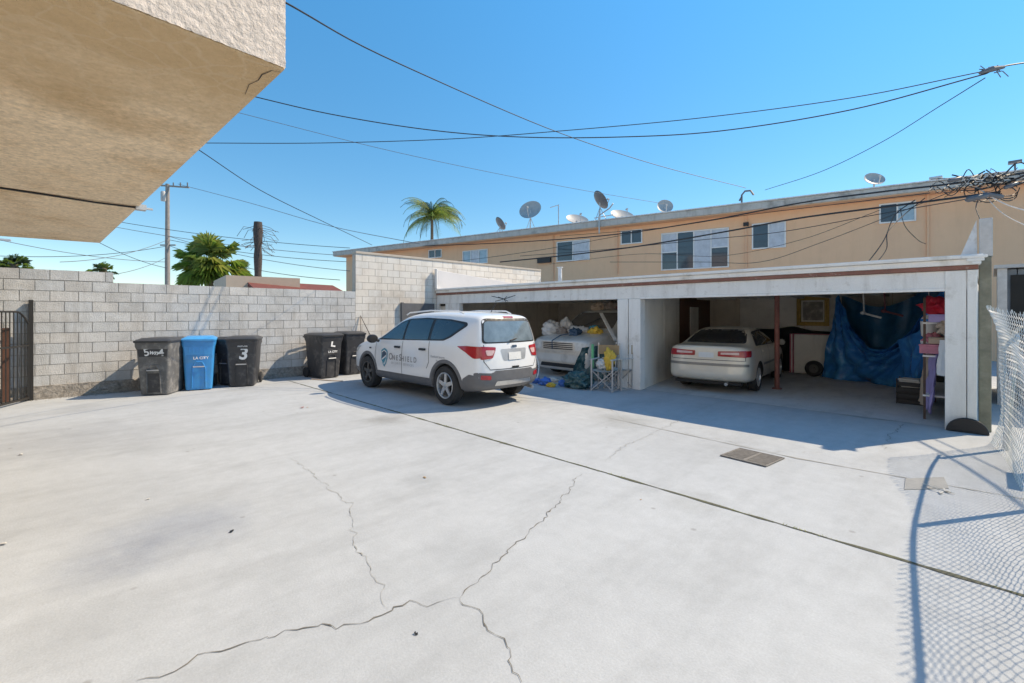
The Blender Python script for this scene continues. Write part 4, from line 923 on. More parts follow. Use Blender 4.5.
def roundpoly(P, r=.03, n=3):
    out = []; L = len(P)
    for i in range(L):
        p, a, b = Vector(P[i]), Vector(P[i-1]), Vector(P[(i+1) % L])
        da, db = (a-p), (b-p); ra = min(r, da.length*.45); rb = min(r, db.length*.45)
        s, e = p+da.normalized()*ra, p+db.normalized()*rb
        for k in range(n+1):
            t = k/n; out.append((s*(1-t)**2+p*2*t*(1-t)+e*t*t))
    return out
def patch(name, side, P, m, parent, bvh, off=.004, r=.03, maxe=.09, flat=None, thick=0):
    if r: P = roundpoly(P, r)
    bm = bmesh.new(); d = DIRS[side]
    vs = [bm.verts.new(to3(side, p[0], p[1])) for p in P]; f = bm.faces.new(vs)
    bmesh.ops.triangulate(bm, faces=[f])
    for _ in range(6):
        es = [e for e in bm.edges if e.calc_length() > maxe]
        if not es: break
        bmesh.ops.subdivide_edges(bm, edges=es, cuts=1); bmesh.ops.triangulate(bm, faces=[f for f in bm.faces if len(f.verts) > 3])
    for v in bm.verts:
        h = bvh.ray_cast(v.co, d)
        if h[0] is None:
            h = bvh.find_nearest(v.co + d*(3 if side in ('rear','front') else 1.2))
        v.co = h[0]-d*off
    bmesh.ops.recalc_face_normals(bm, faces=bm.faces)
    if bm.faces and sum((f.normal.dot(d) for f in bm.faces)) > 0: bmesh.ops.reverse_faces(bm, faces=bm.faces)
    if thick:
        g = bmesh.ops.extrude_face_region(bm, geom=list(bm.faces)); 
        for v in [e for e in g['geom'] if isinstance(e, bmesh.types.BMVert)]: v.co -= d*thick
        bmesh.ops.recalc_face_normals(bm, faces=bm.faces)
    me = bpy.data.meshes.new(name); bm.to_mesh(me); bm.free(); me.materials.append(M[m])
    me.polygons.foreach_set('use_smooth', [True]*len(me.polygons)); me.set_sharp_from_angle(angle=R(40))
    o = bpy.data.objects.new(name, me); COL.objects.link(o); o.parent = parent; return o
def seam(name, side, pts, wd, m, parent, bvh, off=.003):
    mb = MB(); d = DIRS[side]; n = []
    fine = []
    for a, b in zip(pts, pts[1:]):
        k = max(1, int((Vector(b)-Vector(a)).length/.05)); fine += [Vector(a).lerp(Vector(b), i/k) for i in range(k)]
    fine.append(Vector(pts[-1])); vs = []
    for i, p in enumerate(fine):
        t = (fine[min(i+1, len(fine)-1)]-fine[max(i-1, 0)]).normalized(); nn = Vector((-t.y, t.x))*wd/2
        for q in (p+nn, p-nn):
            o = to3(side, q.x, q.y); h = bvh.ray_cast(o, d); c = h[0] if h[0] is not None else bvh.find_nearest(o+d*1.2)[0]; vs.append(c-d*off)
    mb.add(vs, [(2*i,2*i+1,2*i+3,2*i+2) for i in range(len(fine)-1)]); return mb.build(name, m, parent, recalc=False)
def wheel(parent, x, y, r, sg, rimm, spokes=5, width=.21, rr=.66, cover=False):
    wo = bpy.data.objects.new('wheel', None); wo.empty_display_size = .1; COL.objects.link(wo); wo.parent = parent; wo.location = (x, y, r)
    mb = MB(); h = width/2
    prof = [(r*rr,-h*.9),(r*.82,-h),(r*.95,-h*.92),(r,-h*.6),(r,h*.6),(r*.95,h*.92),(r*.82,h),(r*rr,h*.9)]
    mb.lathe(prof, axis='y', n=36); mb.build('tyre', 'tyre', wo, smooth=True, auto=30)
    mb = MB(); ro = r*rr; o = sg*h*.86
    mb.lathe([(ro*1.02,sg*h*.9),(ro*1.0,sg*h*.97),(ro*.93,sg*h*.93),(ro*.88,sg*h*.55),(ro*.86,sg*h*-.2),(0,sg*h*-.2)], axis='y', n=36)
    mb.lathe([(0,o*1.03),(ro*.16,o*1.0),(ro*.22,o*.9),(ro*.22,o*.3)], axis='y', n=16)
    for k in range(spokes):
        a = 2*PI*k/spokes+PI/2; u = Vector((math.cos(a),0,math.sin(a))); v = Vector((-math.sin(a),0,math.cos(a)))
        p0, p1 = u*ro*.12, u*ro*.93
        for q, wa, wb in ((0, .17, .13),):
            mb.prism([p0+v*ro*wa+Vector((0,o*.92,0)), p1+v*ro*wb+Vector((0,o*.86,0)), p1-v*ro*wb+Vector((0,o*.86,0)), p0-v*ro*wa+Vector((0,o*.92,0))], (0,-sg*.025,0))
    mb.build('rim', rimm, wo, smooth=True, auto=30)
    mb = MB(); mb.lathe([(0,-sg*h*.15),(ro*.84,-sg*h*.15)], axis='y', n=24); mb.build('brake_disc', 'rubber', wo)
    return wo
def arch(parent, bvh, side, wx, wr, r0, r1, m, off=.012):
    mb = MB(); d = DIRS[side]; rows = []
    for k in range(25):
        a = R(-12+204*k/24); row = []
        for q, e in ((r0-.02, -.03), (r0, off), ((r0+r1)/2, off), (r1, off*.8), (r1+.004, -.01)):
            p = to3(side, wx+q*math.cos(a), wr+q*math.sin(a)); h = bvh.ray_cast(p, d); c = h[0] if h[0] is not None else bvh.find_nearest(p+d*1.1)[0]
            row.append(Vector((p.x, c.y, p.z))-d*e)
        if row[0].z > .2: rows.append(row)
    mb.sheet(rows); return mb.build('wheel_arch', m, parent, smooth=True)

# ------------------------------------------------ white SUV (front points to -X)
suv = thing('white_suv', (-8.12, 5.80, 0), 'white five-door SUV with company lettering on its doors parked in the yard', 'car', rz=R(180))
rg = [
 ring(2.30, .34,.45,.58,.70,.76,.80,.82, .62),
 ring(2.22, .28,.42,.60,.77,.83,.87,.89, .77),
 ring(2.02, .24,.40,.64,.86,.92,.96,.99, .87, w6=.80, w7=.70),
 ring(1.5, .22,.40,.68,.95,1.01,1.055,1.08, .91, w6=.84, w7=.72),
 ring(1.05, .22,.40,.70,1.00,1.06,1.12,1.15, .92, w6=.86, w7=.74),
 ring(.80, .22,.40,.70,1.02,1.16,1.25,1.29, .92, w6=.82, w7=.72),
 ring(.32, .22,.40,.70,1.04,1.42,1.52,1.56, .92, w6=.735, w7=.64),
 ring(.0, .22,.40,.70,1.05,1.50,1.59,1.635, .92, w6=.72, w7=.62),
 ring(-.6, .22,.40,.70,1.07,1.53,1.625,1.67, .92, w6=.72, w7=.62),
 ring(-1.25, .22,.40,.70,1.09,1.52,1.615,1.66, .92, w6=.715, w7=.61),
 ring(-1.75, .23,.42,.72,1.10,1.49,1.585,1.635, .90, wb=.88, w6=.70, w7=.60),
 ring(-2.08, .28,.45,.75,1.09,1.45,1.56,1.605, .83, wb=.81, w6=.69, w7=.615, dx=[0,0,0,0,0,0,.06,.10,.12,.12]),
 ring(-2.20, .32,.47,.76,1.08,1.42,1.545,1.585, .70, wb=.69, w6=.645, w7=.585, dx=[0,0,-.01,-.04,-.03,0,.10,.14,.14,.14]),
]
for _r in rg:
    for _v in _r: _v.y *= .945
bd, bv = car_shell(rg, (1.405,-1.405), .345, .74, 'suvp', suv, bulge=(.06,.11), clad_m='clad')
for side, sg in (('left',1),('right',-1)):
    patch('window_surround', side, [(1.02,1.06),(-1.32,1.125),(-1.50,1.19),(-1.84,1.40),(-1.80,1.455),(-1.35,1.505),(-.6,1.53),(0,1.505),(.30,1.435),(.72,1.20)], 'rubber', suv, bv, .003, .04, .1)
    for P in ([(.84,1.095),(.03,1.10),(.03,1.475),(.27,1.405),(.60,1.225)], [(-.04,1.105),(-.84,1.125),(-.84,1.495),(-.55,1.50),(-.04,1.485)], [(-.92,1.135),(-1.30,1.15),(-1.46,1.21),(-1.77,1.40),(-1.74,1.425),(-1.33,1.48),(-.92,1.50)]):
        patch('side_window', side, P, 'cgl', suv, bv, .007, .03, .1)
    for p in ([(1.02,1.05),(1.05,.72),(.98,.36)], [(0,1.07),(-.01,.36)], [(-.90,1.10),(-.93,.72),(-.86,.60)], [(.98,.37),(-.9,.37)]):
        seam('door_seam', side, p, .012, 'rubber', suv, bv)
    for x in (.16, -.72):
        patch('door_handle', side, [(x-.10,.925),(x+.10,.925),(x+.10,.965),(x-.10,.965)], 'rubber' , suv, bv, .012, .015, .1, thick=.02)
    patch('sill_cladding', side, [(1.02,.22),(-1.02,.22),(-1.02,.40),(-.93,.43),(.95,.40),(1.04,.39)], 'clad', suv, bv, .010, .02, .1)
    patch('bumper_side', side, [(-1.84,.30),(-2.12,.34),(-2.15,.56),(-2.0,.585),(-1.86,.50)], 'clad', suv, bv, .008, .02, .06)
    arch(suv, bv, side, 1.405, .345, .395, .455, 'clad'); arch(suv, bv, side, -1.405, .345, .395, .455, 'clad')
    patch('tail_light', side, [(-1.70,1.05),(-1.95,1.06),(-2.16,1.05),(-2.2,.86),(-2.08,.85),(-1.92,.95)], 'red', suv, bv, .008, .03, .05)
    patch('headlight', side, [(1.75,.90),(2.15,.86),(2.2,.74),(1.95,.76)], 'headl', suv, bv, .006, .03, .06)
    mb = MB(); mb.tube([(.22,sg*.60,1.585),(.12,sg*.595,1.625),(-.6,sg*.60,1.665),(-1.45,sg*.585,1.655),(-1.6,sg*.58,1.605)], .014, 6); mb.build('roof_rail', 'suvp', suv, smooth=True)
    m_ = MB(); T = Matrix.Translation((.86, sg*1.02, 1.08)); m_.lathe([(0,-.06),(.07,-.055),(.09,-.02),(.088,.03),(.05,.07),(0,.075)], (.86, 0, 1.09), 'x', 14)
    mv = MB(); mv.add([Vector((v.x, sg*1.03+v.y*1.3, v.z)) for v in m_.v], m_.f); mv.tube([(.86,sg*.88,1.04),(.86,sg*.98,1.07)], .03, 6); mv.build('door_mirror', 'rubber', suv, smooth=True)
    for x in (1.405, -1.405): wheel(suv, x, sg*.765, .345, sg, 'rimd' if x > 0 else 'rimg', 5)
patch('indicator', 'left', [(1.22,.86),(1.32,.86),(1.32,.89),(1.22,.89)], 'rubber', suv, bv, .01, .01, .1)
patch('rear_window_surround', 'rear', [(-0.645,1.10),(0.645,1.10),(0.575,1.49),(0.50,1.525),(-0.50,1.525),(-0.575,1.49)], 'rubber', suv, bv, .003, .06, .08)
patch('rear_window', 'rear', [(-.615,1.122),(.615,1.122),(.54,1.475),(-.54,1.475)], 'cglr', suv, bv, .008, .07, .08)
patch('windscreen', 'front', [(-.72,1.13),(.72,1.13),(.55,1.54),(-.55,1.54)], 'cgl', suv, bv, .006, .05, .08)
patch('brake_light', 'rear', [(-0.123,1.535),(0.123,1.535),(0.123,1.56),(-0.123,1.56)], 'red', suv, bv, .01, .008, .1)
for sg in (1,-1):
    patch('tail_light', 'rear', [(sg*0.688,1.055),(sg*0.400,1.035),(sg*0.415,.99),(sg*0.480,.85),(sg*0.688,.83)], 'red', suv, bv, .010, .03, .05)
    patch('lamp_insert', 'rear', [(sg*0.602,.99),(sg*0.430,.985),(sg*0.482,.90),(sg*0.585,.90)], 'redpale', suv, bv, .014, .02, .05)
    patch('reflector', 'rear', [(sg*0.688,.50),(sg*0.516,.49),(sg*0.516,.56),(sg*0.688,.58)], 'red', suv, bv, .014, .02, .06)
patch('rear_bumper', 'rear', [(-0.739,.30),(0.739,.30),(0.766,.62),(0.484,.60),(0.440,.64),(-0.440,.64),(-0.484,.60),(-0.766,.62)], 'clad', suv, bv, .006, .03, .08)
patch('bumper_insert', 'rear', [(-0.440,.38),(0.440,.38),(0.405,.46),(-0.405,.46)], 'chrome', suv, bv, .012, .02, .08)
patch('plate_recess', 'rear', [(-0.264,.80),(0.264,.80),(0.317,1.0),(-0.317,1.0)], 'galv', suv, bv, .003, .04, .08)
patch('number_plate', 'rear', [(-0.150,.81),(0.150,.81),(0.150,.94),(-0.150,.94)], 'plate', suv, bv, .012, .01, .1)
patch('badge', 'rear', [(-0.062,1.02),(0.062,1.02),(0.062,1.06),(-0.062,1.06)], 'navy', suv, bv, .012, .018, .1)
patch('tailgate_handle', 'rear', [(-0.088,.67),(0.088,.67),(0.088,.70),(-0.088,.70)], 'rubber', suv, bv, .01, .01, .1)
seam('tailgate_seam', 'rear', [(-0.616,1.08),(-0.634,.80),(-0.528,.66),(0.528,.66),(0.634,.80),(0.616,1.08)], .012, 'rubber', suv, bv)
mb = MB(); mb.tube([(-2.28,.10,1.14),(-2.22,-.18,1.18)], .012, 5); mb.build('rear_wiper', 'rubber', suv)
mb = MB(); mb.tube([(-1.72,.05,1.63),(-1.86,.05,1.80)], .008, 4); mb.build('aerial', 'rubber', suv)
mb = MB(); mb.tube([(-2.0,-.5,.30),(-2.25,-.5,.27)], .035, 8); mb.build('exhaust', 'chrome', suv)
# company lettering on the left (driver) side: rows run from front (+x) to rear
def side_T(x, z, sc=1): return Matrix.Translation((x, 1.3, z)) @ Matrix.Rotation(PI, 4, 'Z') @ Matrix.Rotation(PI/2, 4, 'X')
dl_ = DIRS['left']
def stext(txt, x, z, size, m, bold=0): return text_part('lettering', txt, size, m, side_T(x, z), suv, bv, dl_, .006, bold=bold)
stext('O', .405, .735, .185, 'greymark', .003); stext('N E', .235, .722, .14, 'greymark', .003); stext('S', .04, .735, .185, 'greymark', .003); stext('H I E L D', -.27, .722, .14, 'greymark', .003)
stext('S E C U R I T Y   S E R V I C E S', -.03, .615, .062, 'greymark')
stext('OneShield Security', -1.20, .83, .055, 'greymark'); stext('Patrol', -1.22, .76, .05, 'greymark')
stext('800 - 555', -1.98, .60, .05, 'greymark') if False else None
sx, sz = .66, .71
patch('shield_logo', 'left', [(sx+.13,sz+.13),(sx+.08,sz+.165),(sx,sz+.19),(sx-.08,sz+.165),(sx-.13,sz+.13),(sx-.125,sz-.02),(sx-.07,sz-.13),(sx,sz-.20),(sx+.07,sz-.13),(sx+.125,sz-.02)], 'teal', suv, bv, .006, 0, .06)
patch('shield_logo', 'left', [(sx+.10,sz+.11),(sx,sz+.155),(sx-.10,sz+.11),(sx-.095,sz-.01),(sx-.055,sz-.105),(sx,sz-.16),(sx+.055,sz-.105),(sx+.095,sz-.01)], 'suvp', suv, bv, .009, 0, .06)
patch('shield_logo', 'left', [(sx+.085,sz+.095),(sx,sz+.135),(sx-.085,sz+.095),(sx-.085,sz+.055),(sx+.085,sz-.035)], 'navy', suv, bv, .012, 0, .06)
patch('shield_logo', 'left', [(sx+.082,sz-.065),(sx-.085,sz+.02),(sx-.08,sz-.02),(sx,sz-.135),(sx+.05,sz-.095)], 'teal', suv, bv, .012, 0, .06)

# ------------------------------------------------ champagne sedan in the right bay, tail out
sed = thing('sedan', (-4.30, 11.66, 0), 'champagne saloon car parked nose-in under the right garage bay', 'car', rz=R(97))
rg = [
 ring(2.30, .30,.42,.52,.60,.66,.69,.71, .62), ring(2.2, .24,.38,.54,.66,.72,.75,.77, .78),
 ring(1.6, .20,.36,.58,.80,.86,.90,.92, .87), ring(.95, .20,.36,.62,.90,.96,1.0,1.02, .89),
 ring(.70, .20,.36,.62,.92,1.03,1.10,1.13, .89, w6=.78, w7=.68), ring(.15, .20,.36,.62,.94,1.26,1.33,1.36, .89, w6=.66, w7=.56),
 ring(-.35, .20,.36,.62,.95,1.32,1.39,1.42, .89, w6=.64, w7=.55), ring(-.95, .20,.36,.62,.96,1.29,1.365,1.40, .89, w6=.64, w7=.54),
 ring(-1.30, .20,.36,.62,.965,1.15,1.22,1.25, .88, w6=.70, w7=.60), ring(-1.62, .20,.36,.64,.965,1.0,1.035,1.05, .88, w6=.78, w7=.70),
 ring(-2.1, .23,.38,.66,.94,.985,1.015,1.03, .87, w6=.80, w7=.70), 
 ring(-2.26, .27,.40,.66,.90,.975,1.01,1.02, .82, w6=.77, w7=.66, dx=[0,0,-.03,-.09,-.03,0,.02,.03,.03,.03]),
]
sb, sv = car_shell(rg, (1.33,-1.33), .31, .76, 'champ', sed, bulge=(.06,.06), clad_m='champ')
for side, sg in (('left',1),('right',-1)):
    patch('window_surround', side, [(.80,.97),(-1.45,1.0),(-1.02,1.27),(-.9,1.30),(-.3,1.33),(.12,1.27)], 'rubber', sed, sv, .003, .03, .1)
    for P in ([(.60,.99),(-.28,1.0),(-.28,1.30),(.10,1.24)], [(-.36,1.0),(-1.25,1.01),(-1.0,1.24),(-.88,1.275),(-.36,1.30)]): patch('side_window', side, P, 'cgl', sed, sv, .007, .03, .1)
    for p in ([(-.32,.98),(-.33,.34)], [(-1.15,.98),(-1.1,.7)], [(.86,.98),(.84,.34)]): seam('door_seam', side, p, .012, 'rubber', sed, sv)
    seam('rub_strip', side, [(1.0,.58),(-1.0,.58)], .05, 'champd', sed, sv, .008)
    for x in (-.15, -.95): patch('door_handle', side, [(x-.1,.86),(x+.08,.86),(x+.08,.89),(x-.1,.89)], 'champ', sed, sv, .014, .01, .1, thick=.015)
    patch('tail_light', side, [(-2.0,.93),(-2.25,.93),(-2.27,.80),(-2.08,.80)], 'red', sed, sv, .008, .02, .05)
    for x in (1.33, -1.33): wheel(sed, x, sg*.76, .31, sg, 'rimg', 7, .20)
    mv = MB(); mv.lathe([(0,-.05),(.07,-.045),(.08,.03),(.03,.07),(0,.07)], (.62,sg*1.0,1.0), 'x', 12); mv.tube([(.62,sg*.85,.97),(.62,sg*.95,.99)], .025, 5); mv.build('door_mirror', 'champd', sed, smooth=True)
patch('rear_window_surround', 'rear', [(-.66,1.055),(.66,1.055),(.54,1.345),(-.54,1.345)], 'rubber', sed, sv, .003, .05, .08)
patch('rear_window', 'rear', [(-.62,1.07),(.62,1.07),(.51,1.325),(-.51,1.325)], 'cgld', sed, sv, .008, .05, .08)
patch('windscreen', 'front', [(-.68,1.08),(.68,1.08),(.52,1.34),(-.52,1.34)], 'cgl', sed, sv, .006, .05, .08)
for sg in (1,-1):
    patch('tail_light', 'rear', [(sg*.80,.93),(sg*.24,.91),(sg*.24,.805),(sg*.80,.79)], 'red', sed, sv, .012, .02, .05)
    patch('lamp_insert', 'rear', [(sg*.66,.895),(sg*.30,.885),(sg*.30,.845),(sg*.66,.845)], 'redpale', sed, sv, .016, .01, .05)
    patch('headlight', 'front', [(sg*.40,.55),(sg*.68,.54),(sg*.70,.62),(sg*.42,.64)], 'headl', sed, sv, .01, .02, .06)
patch('plate_panel', 'rear', [(-.21,.76),(.21,.76),(.21,.92),(-.21,.92)], 'champ', sed, sv, .005, .02, .08)
patch('number_plate', 'rear', [(-.16,.77),(.16,.77),(.16,.88),(-.16,.88)], 'plate', sed, sv, .012, .01, .08)
patch('bumper_strip', 'rear', [(-.84,.60),(.84,.60),(.84,.655),(-.84,.655)], 'champd', sed, sv, .012, .015, .08)
seam('boot_seam', 'rear', [(-.76,.98),(-.78,.72),(.78,.72),(.76,.98)], .012, 'rubber', sed, sv)
mb = MB(); mb.tube([(-2.1,-.42,.24),(-2.37,-.42,.23)], .035, 10); mb.build('exhaust', 'chrome', sed, smooth=True)
mb = MB(); mb.box((-2.28,-.7,.20),(-2.1,.7,.26)); mb.build('under_tray', 'dark', sed, bevel=.01)

# ------------------------------------------------ old silver van in the left bay, nose out
van = thing('old_van', (-7.50, 11.45, 0), 'dusty old silver van buried under bags in the left garage bay', 'van', rz=R(-93))
rg = [
 ring(2.33, .24,.42,.62,.80,.87,.90,.91, .86, w6=.80, w7=.72), ring(2.24, .16,.40,.66,.86,.93,.96,.97, .95, w6=.88, w7=.76),
 ring(1.8, .16,.38,.70,.95,1.01,1.04,1.06, .98, w6=.92, w7=.80), ring(1.35, .16,.38,.72,1.0,1.06,1.10,1.12, .99, w6=.93, w7=.82),
 ring(1.12, .16,.38,.72,1.02,1.16,1.22,1.25, .99, w6=.90, w7=.82), ring(.70, .16,.38,.72,1.04,1.50,1.57,1.60, .99, w6=.80, w7=.73),
 ring(.45, .16,.38,.72,1.05,1.58,1.655,1.69, .99, w6=.79, w7=.72), ring(-.8, .16,.38,.72,1.06,1.61,1.69,1.73, .99, w6=.79, w7=.72),
 ring(-2.1, .18,.40,.72,1.06,1.58,1.66,1.70, .98, w6=.78, w7=.70), ring(-2.3, .22,.42,.72,1.04,1.52,1.62,1.65, .92, w6=.74, w7=.66),
]
vb, vv = car_shell(rg, (1.42,-1.42), .33, .86, 'silver', van, bulge=(.03,.03), clad_m='silver')
for side, sg in (('left',1),('right',-1)):
    patch('window_surround', side, [(1.0,1.09),(-1.9,1.10),(-1.85,1.54),(.40,1.56),(.62,1.47)], 'rubber', van, vv, .003, .03, .12)
    for P in ([(.88,1.12),(.0,1.12),(.0,1.53),(.36,1.53),(.58,1.44)], [(-.08,1.12),(-.95,1.12),(-.95,1.53),(-.08,1.53)], [(-1.03,1.12),(-1.82,1.12),(-1.78,1.51),(-1.03,1.53)]): patch('side_window', side, P, 'cgl', van, vv, .007, .03, .12)
    for p in ([(1.0,1.08),(1.02,.36)], [(-.04,1.1),(-.05,.34)]): seam('door_seam', side, p, .014, 'rubber', van, vv)
    for x in (1.42, -1.42): wheel(van, x, sg*.86, .33, sg, 'rimd', 6, .21)
    mv = MB(); mv.box((.80,sg*1.06,1.06),(.93,sg*1.24,1.23)); mv.tube([(.86,sg*.93,1.08),(.88,sg*1.1,1.12)], .02, 5); mv.build('door_mirror', 'silver', van, bevel=.02)
patch('windscreen_surround', 'front', [(-.85,1.16),(.85,1.16),(.72,1.62),(-.72,1.62)], 'silver', van, vv, .003, .04, .1)
patch('windscreen', 'front', [(-.80,1.19),(.80,1.19),(.69,1.59),(-.69,1.59)], 'dirtyglass', van, vv, .008, .04, .1)
patch('grille', 'front', [(-.52,.68),(.52,.68),(.52,.88),(-.52,.88)], 'chrome', van, vv, .010, .02, .1)
for z in (.71,.755,.80,.845): patch('grille_bar', 'front', [(-.49,z-.012),(.49,z-.012),(.49,z+.012),(-.49,z+.012)], 'rubber', van, vv, .016, 0, .12)
for sg in (1,-1):
    patch('headlight', 'front', [(sg*.55,.69),(sg*.86,.69),(sg*.85,.86),(sg*.55,.87)], 'headl', van, vv, .014, .02, .08)
patch('front_bumper', 'front', [(-.92,.40),(.92,.40),(.93,.62),(-.93,.62)], 'silver', van, vv, .035, .03, .1)
patch('bumper_strip', 'front', [(-.90,.60),(.90,.60),(.90,.645),(-.90,.645)], 'chrome', van, vv, .045, .01, .1)
patch('air_dam', 'front', [(-.6,.27),(.6,.27),(.55,.36),(-.55,.36)], 'rubber', van, vv, .02, .02, .1)
mb = MB(); mb.tube([(1.15,-.1,1.26),(.95,.25,1.45)], .01, 5); mb.build('wiper', 'rubber', van)

sed.scale = (.95,.92,.94); van.scale = (1.0,1.02,1.03)
# ================================================================= WHEELIE BINS
def make_bin(mats, w_=.58, d_=.70, h_=1.02):
    body, lid, panel = mats
    t = thing('wheelie_bin', (0,0,0), None, None)
    # local: front faces -Y... opening hinge at +Y
    prof = [(0.0,.80,.80),(.10,.83,.82),(.55,.92,.92),(.80,.96,.96),(.86,1.02,1.03),(.93,1.03,1.04)]
    mb = MB(); vs = []; n = 16
    def sq(k, a, b, rr):
        # rounded rectangle
        pts = []
        for cx, cy, a0 in ((1,1,0),(-1,1,90),(-1,-1,180),(1,-1,270)):
            for q in range(4):
                an_ = R(a0+q*30); pts.append((cx*(a-rr)+rr*math.cos(an_), cy*(b-rr)+rr*math.sin(an_)))
        return pts
    for z, a, b in prof: vs += [(x, y, z*h_/.93+.02) for x, y in sq(0, w_/2*a, d_/2*b, .05)]
    fs = [(i*n+k, i*n+(k+1) % n, (i+1)*n+(k+1) % n, (i+1)*n+k) for i in range(len(prof)-1) for k in range(n)]+[tuple(range(n-1,-1,-1)), tuple(range((len(prof)-1)*n, len(prof)*n))]
    mb.add(vs, fs); mb.build('body', body, t, smooth=True, auto=35)
    # domed lid
    mb = MB(); vs = []; H0 = h_+.022
    for z, a, b in ((0,1.08,1.07),(.035,1.09,1.08),(.055,1.0,.98),(.085,.80,.80),(.09,.4,.4)): vs += [(x, y-.01, H0+z) for x, y in sq(0, w_/2*a, d_/2*b, .06)]
    fs = [(i*n+k, i*n+(k+1) % n, (i+1)*n+(k+1) % n, (i+1)*n+k) for i in range(4) for k in range(n)]+[tuple(range(n-1,-1,-1)), tuple(range(4*n, 5*n))]
    mb.add(vs, fs); mb.build('lid', lid, t, smooth=True, auto=35)
    fy = lambda z: -(d_/2)*(.80+.17*min(1, z/h_))-.0
    mb = MB()   # raised side ribs forming the recessed lower panel and the catch bar
    def rib(pts, ww=.03, th=.022):
        for (x0,z0), (x1,z1) in zip(pts, pts[1:]): mb.bar((x0, fy(z0)-.006, z0), (x1, fy(z1)-.006, z1), ww, th)
    rib([(-.12,.05),(-.115,.46),(-.06,.60),(.06,.60),(.115,.46),(.12,.05)]); mb.build('front_ribs', body, t, bevel=.006)
    mb = MB(); mb.prism([(-.10,fy(.06)-.004,.06),(.10,fy(.06)-.004,.06),(.10,fy(.44)-.004,.44),(-.10,fy(.44)-.004,.44)], (0,.01,0)); mb.build('front_panel', panel, t)
    mb = MB(); mb.tube([(-.10,fy(.5)-.035,.50),(.10,fy(.5)-.035,.50)], .013, 8); mb.build('catch_bar', 'galv', t)
    mb = MB(); mb.prism([(-.24,fy(.72)-.004,.72),(.24,fy(.72)-.004,.72),(.265,fy(.93)-.012,.94),(-.265,fy(.93)-.012,.94)], (0,.012,0)); mb.build('front_band', lid, t, bevel=.008)
    mb = MB()
    for sx in (-1, 1): mb.bar((sx*w_*.40, d_/2+.0, h_-.03), (sx*w_*.40, d_/2+.10, h_+.0), .04)
    mb.tube([(-w_*.46, d_/2+.10, h_), (w_*.46, d_/2+.10, h_)], .018, 8); mb.build('handle', lid, t)
    for sx in (-1, 1):
        mb = MB(); mb.lathe([(0,-.03),(.10,-.03),(.125,-.02),(.125,.02),(.10,.03),(0,.03)], (sx*(w_/2-.02), d_/2-.06, .125), 'x', 20); mb.build('wheel', 'tyre', t, smooth=True)
    return t, fy
def put_bin(t, fx, fy_, ang, label):
    # front-centre at (fx,fy); ang = facing direction (deg), local -Y is the front
    a = R(ang); t.rotation_euler = (0,0,a+PI/2); n = Vector((math.cos(a), math.sin(a), 0)); t.location = Vector((fx-.10,fy_,0))-n*.34
    return tag(t, label, 'wheelie bin', 'wheelie bins along the block wall')
def bin_text(t, fy, txt, size, x, z, rot=0, m='white', bold=.004, shear=0):
    T = Matrix.Translation((x, fy(z)-.016, z)) @ Matrix.Rotation(R(rot), 4, 'Y') @ Matrix.Rotation(PI/2, 4, 'X')
    text_part('marking', txt, size, m, T, t, bold=bold, shear=shear)
b1, fyb = make_bin(('binfade','binlid','binblk'), .60, .84, 1.02)
put_bin(b1, -11.40, 1.46, -32, 'sun-bleached grey-black wheelie bin with white scrawl, leftmost bin by the wall')
bin_text(b1, fyb, '5', .20, -.10, .85, -14); bin_text(b1, fyb, 'wn', .13, .02, .85, 8, shear=.3); bin_text(b1, fyb, '4', .20, .15, .84, -5)
b2, fyb = make_bin(('binblue','binbluel','binblue'), .58, .78, 1.02)
put_bin(b2, -11.50, 2.22, -14, 'bright blue recycling wheelie bin between two black ones')
bin_text(b2, fyb, 'LA CITY', .075, .04, .68, 0, bold=.002)
mb = MB()
for k in range(6): mb.bar((-.16+.064*k, fyb(.8)-.022, .80), (-.16+.064*k, fyb(.9)-.022, .90), .012)
mb.build('lid_ridges', 'binbluel', b2)
b3, fyb = make_bin(('binblk','binlid','binblk'), .60, .82, 1.0)
put_bin(b3, -11.42, 3.0, -24, 'dark wheelie bin with a big white 3 on its front')
bin_text(b3, fyb, '3', .36, .05, .72, 8, bold=.010); bin_text(b3, fyb, 'REFUSE', .06, .03, .90, 0, bold=.001)
b4, fyb = make_bin(('binblk','binlid','binblk'), .58, .82, 1.02)
put_bin(b4, -11.42, 5.00, 8, 'black wheelie bin with a white L mark standing by the front of the white car')
bin_text(b4, fyb, 'L', .26, .02, .87, 10, bold=.008); bin_text(b4, fyb, 'LA CITY', .07, .02, .66, 0, bold=.002)
b5, fyb = make_bin(('binblk','binlid','binblk'), .58, .70, 1.03)
put_bin(b5, -11.62, 5.75, 5, 'unmarked black wheelie bin half hidden behind the front of the white car')
b6, fyb = make_bin(('binblk','binlid','binblk'), .50, .62, .98)
put_bin(b6, -11.85, 2.72, -60, 'black wheelie bin turned sideways, mostly hidden behind the blue one')
mb = MB(); mb.tube([(-11.6,4.55,.012),(-11.0,4.8,.012)], .014, 5); mb.tube([(-11.0,4.8,.012),(-10.75,4.95,.012)], .012, 5); tag(mb.build('wood_stick', 'beigecl'), 'pale wooden stick lying on the ground by the L-marked bin', 'stick')
mb = MB(); p = AX(361, 320, WX+.25); q = AX(364.5, 311, WX+.03); mb.tube([(p.x,p.y,1.0),(WX+.02,p.y+.1,1.55),(WX+.25,p.y+.28,1.0)], .012, 5); tag(mb.build('bent_rod', 'rusty'), 'thin rusty rod in an inverted V leaning on the tall cream wall', 'rod')

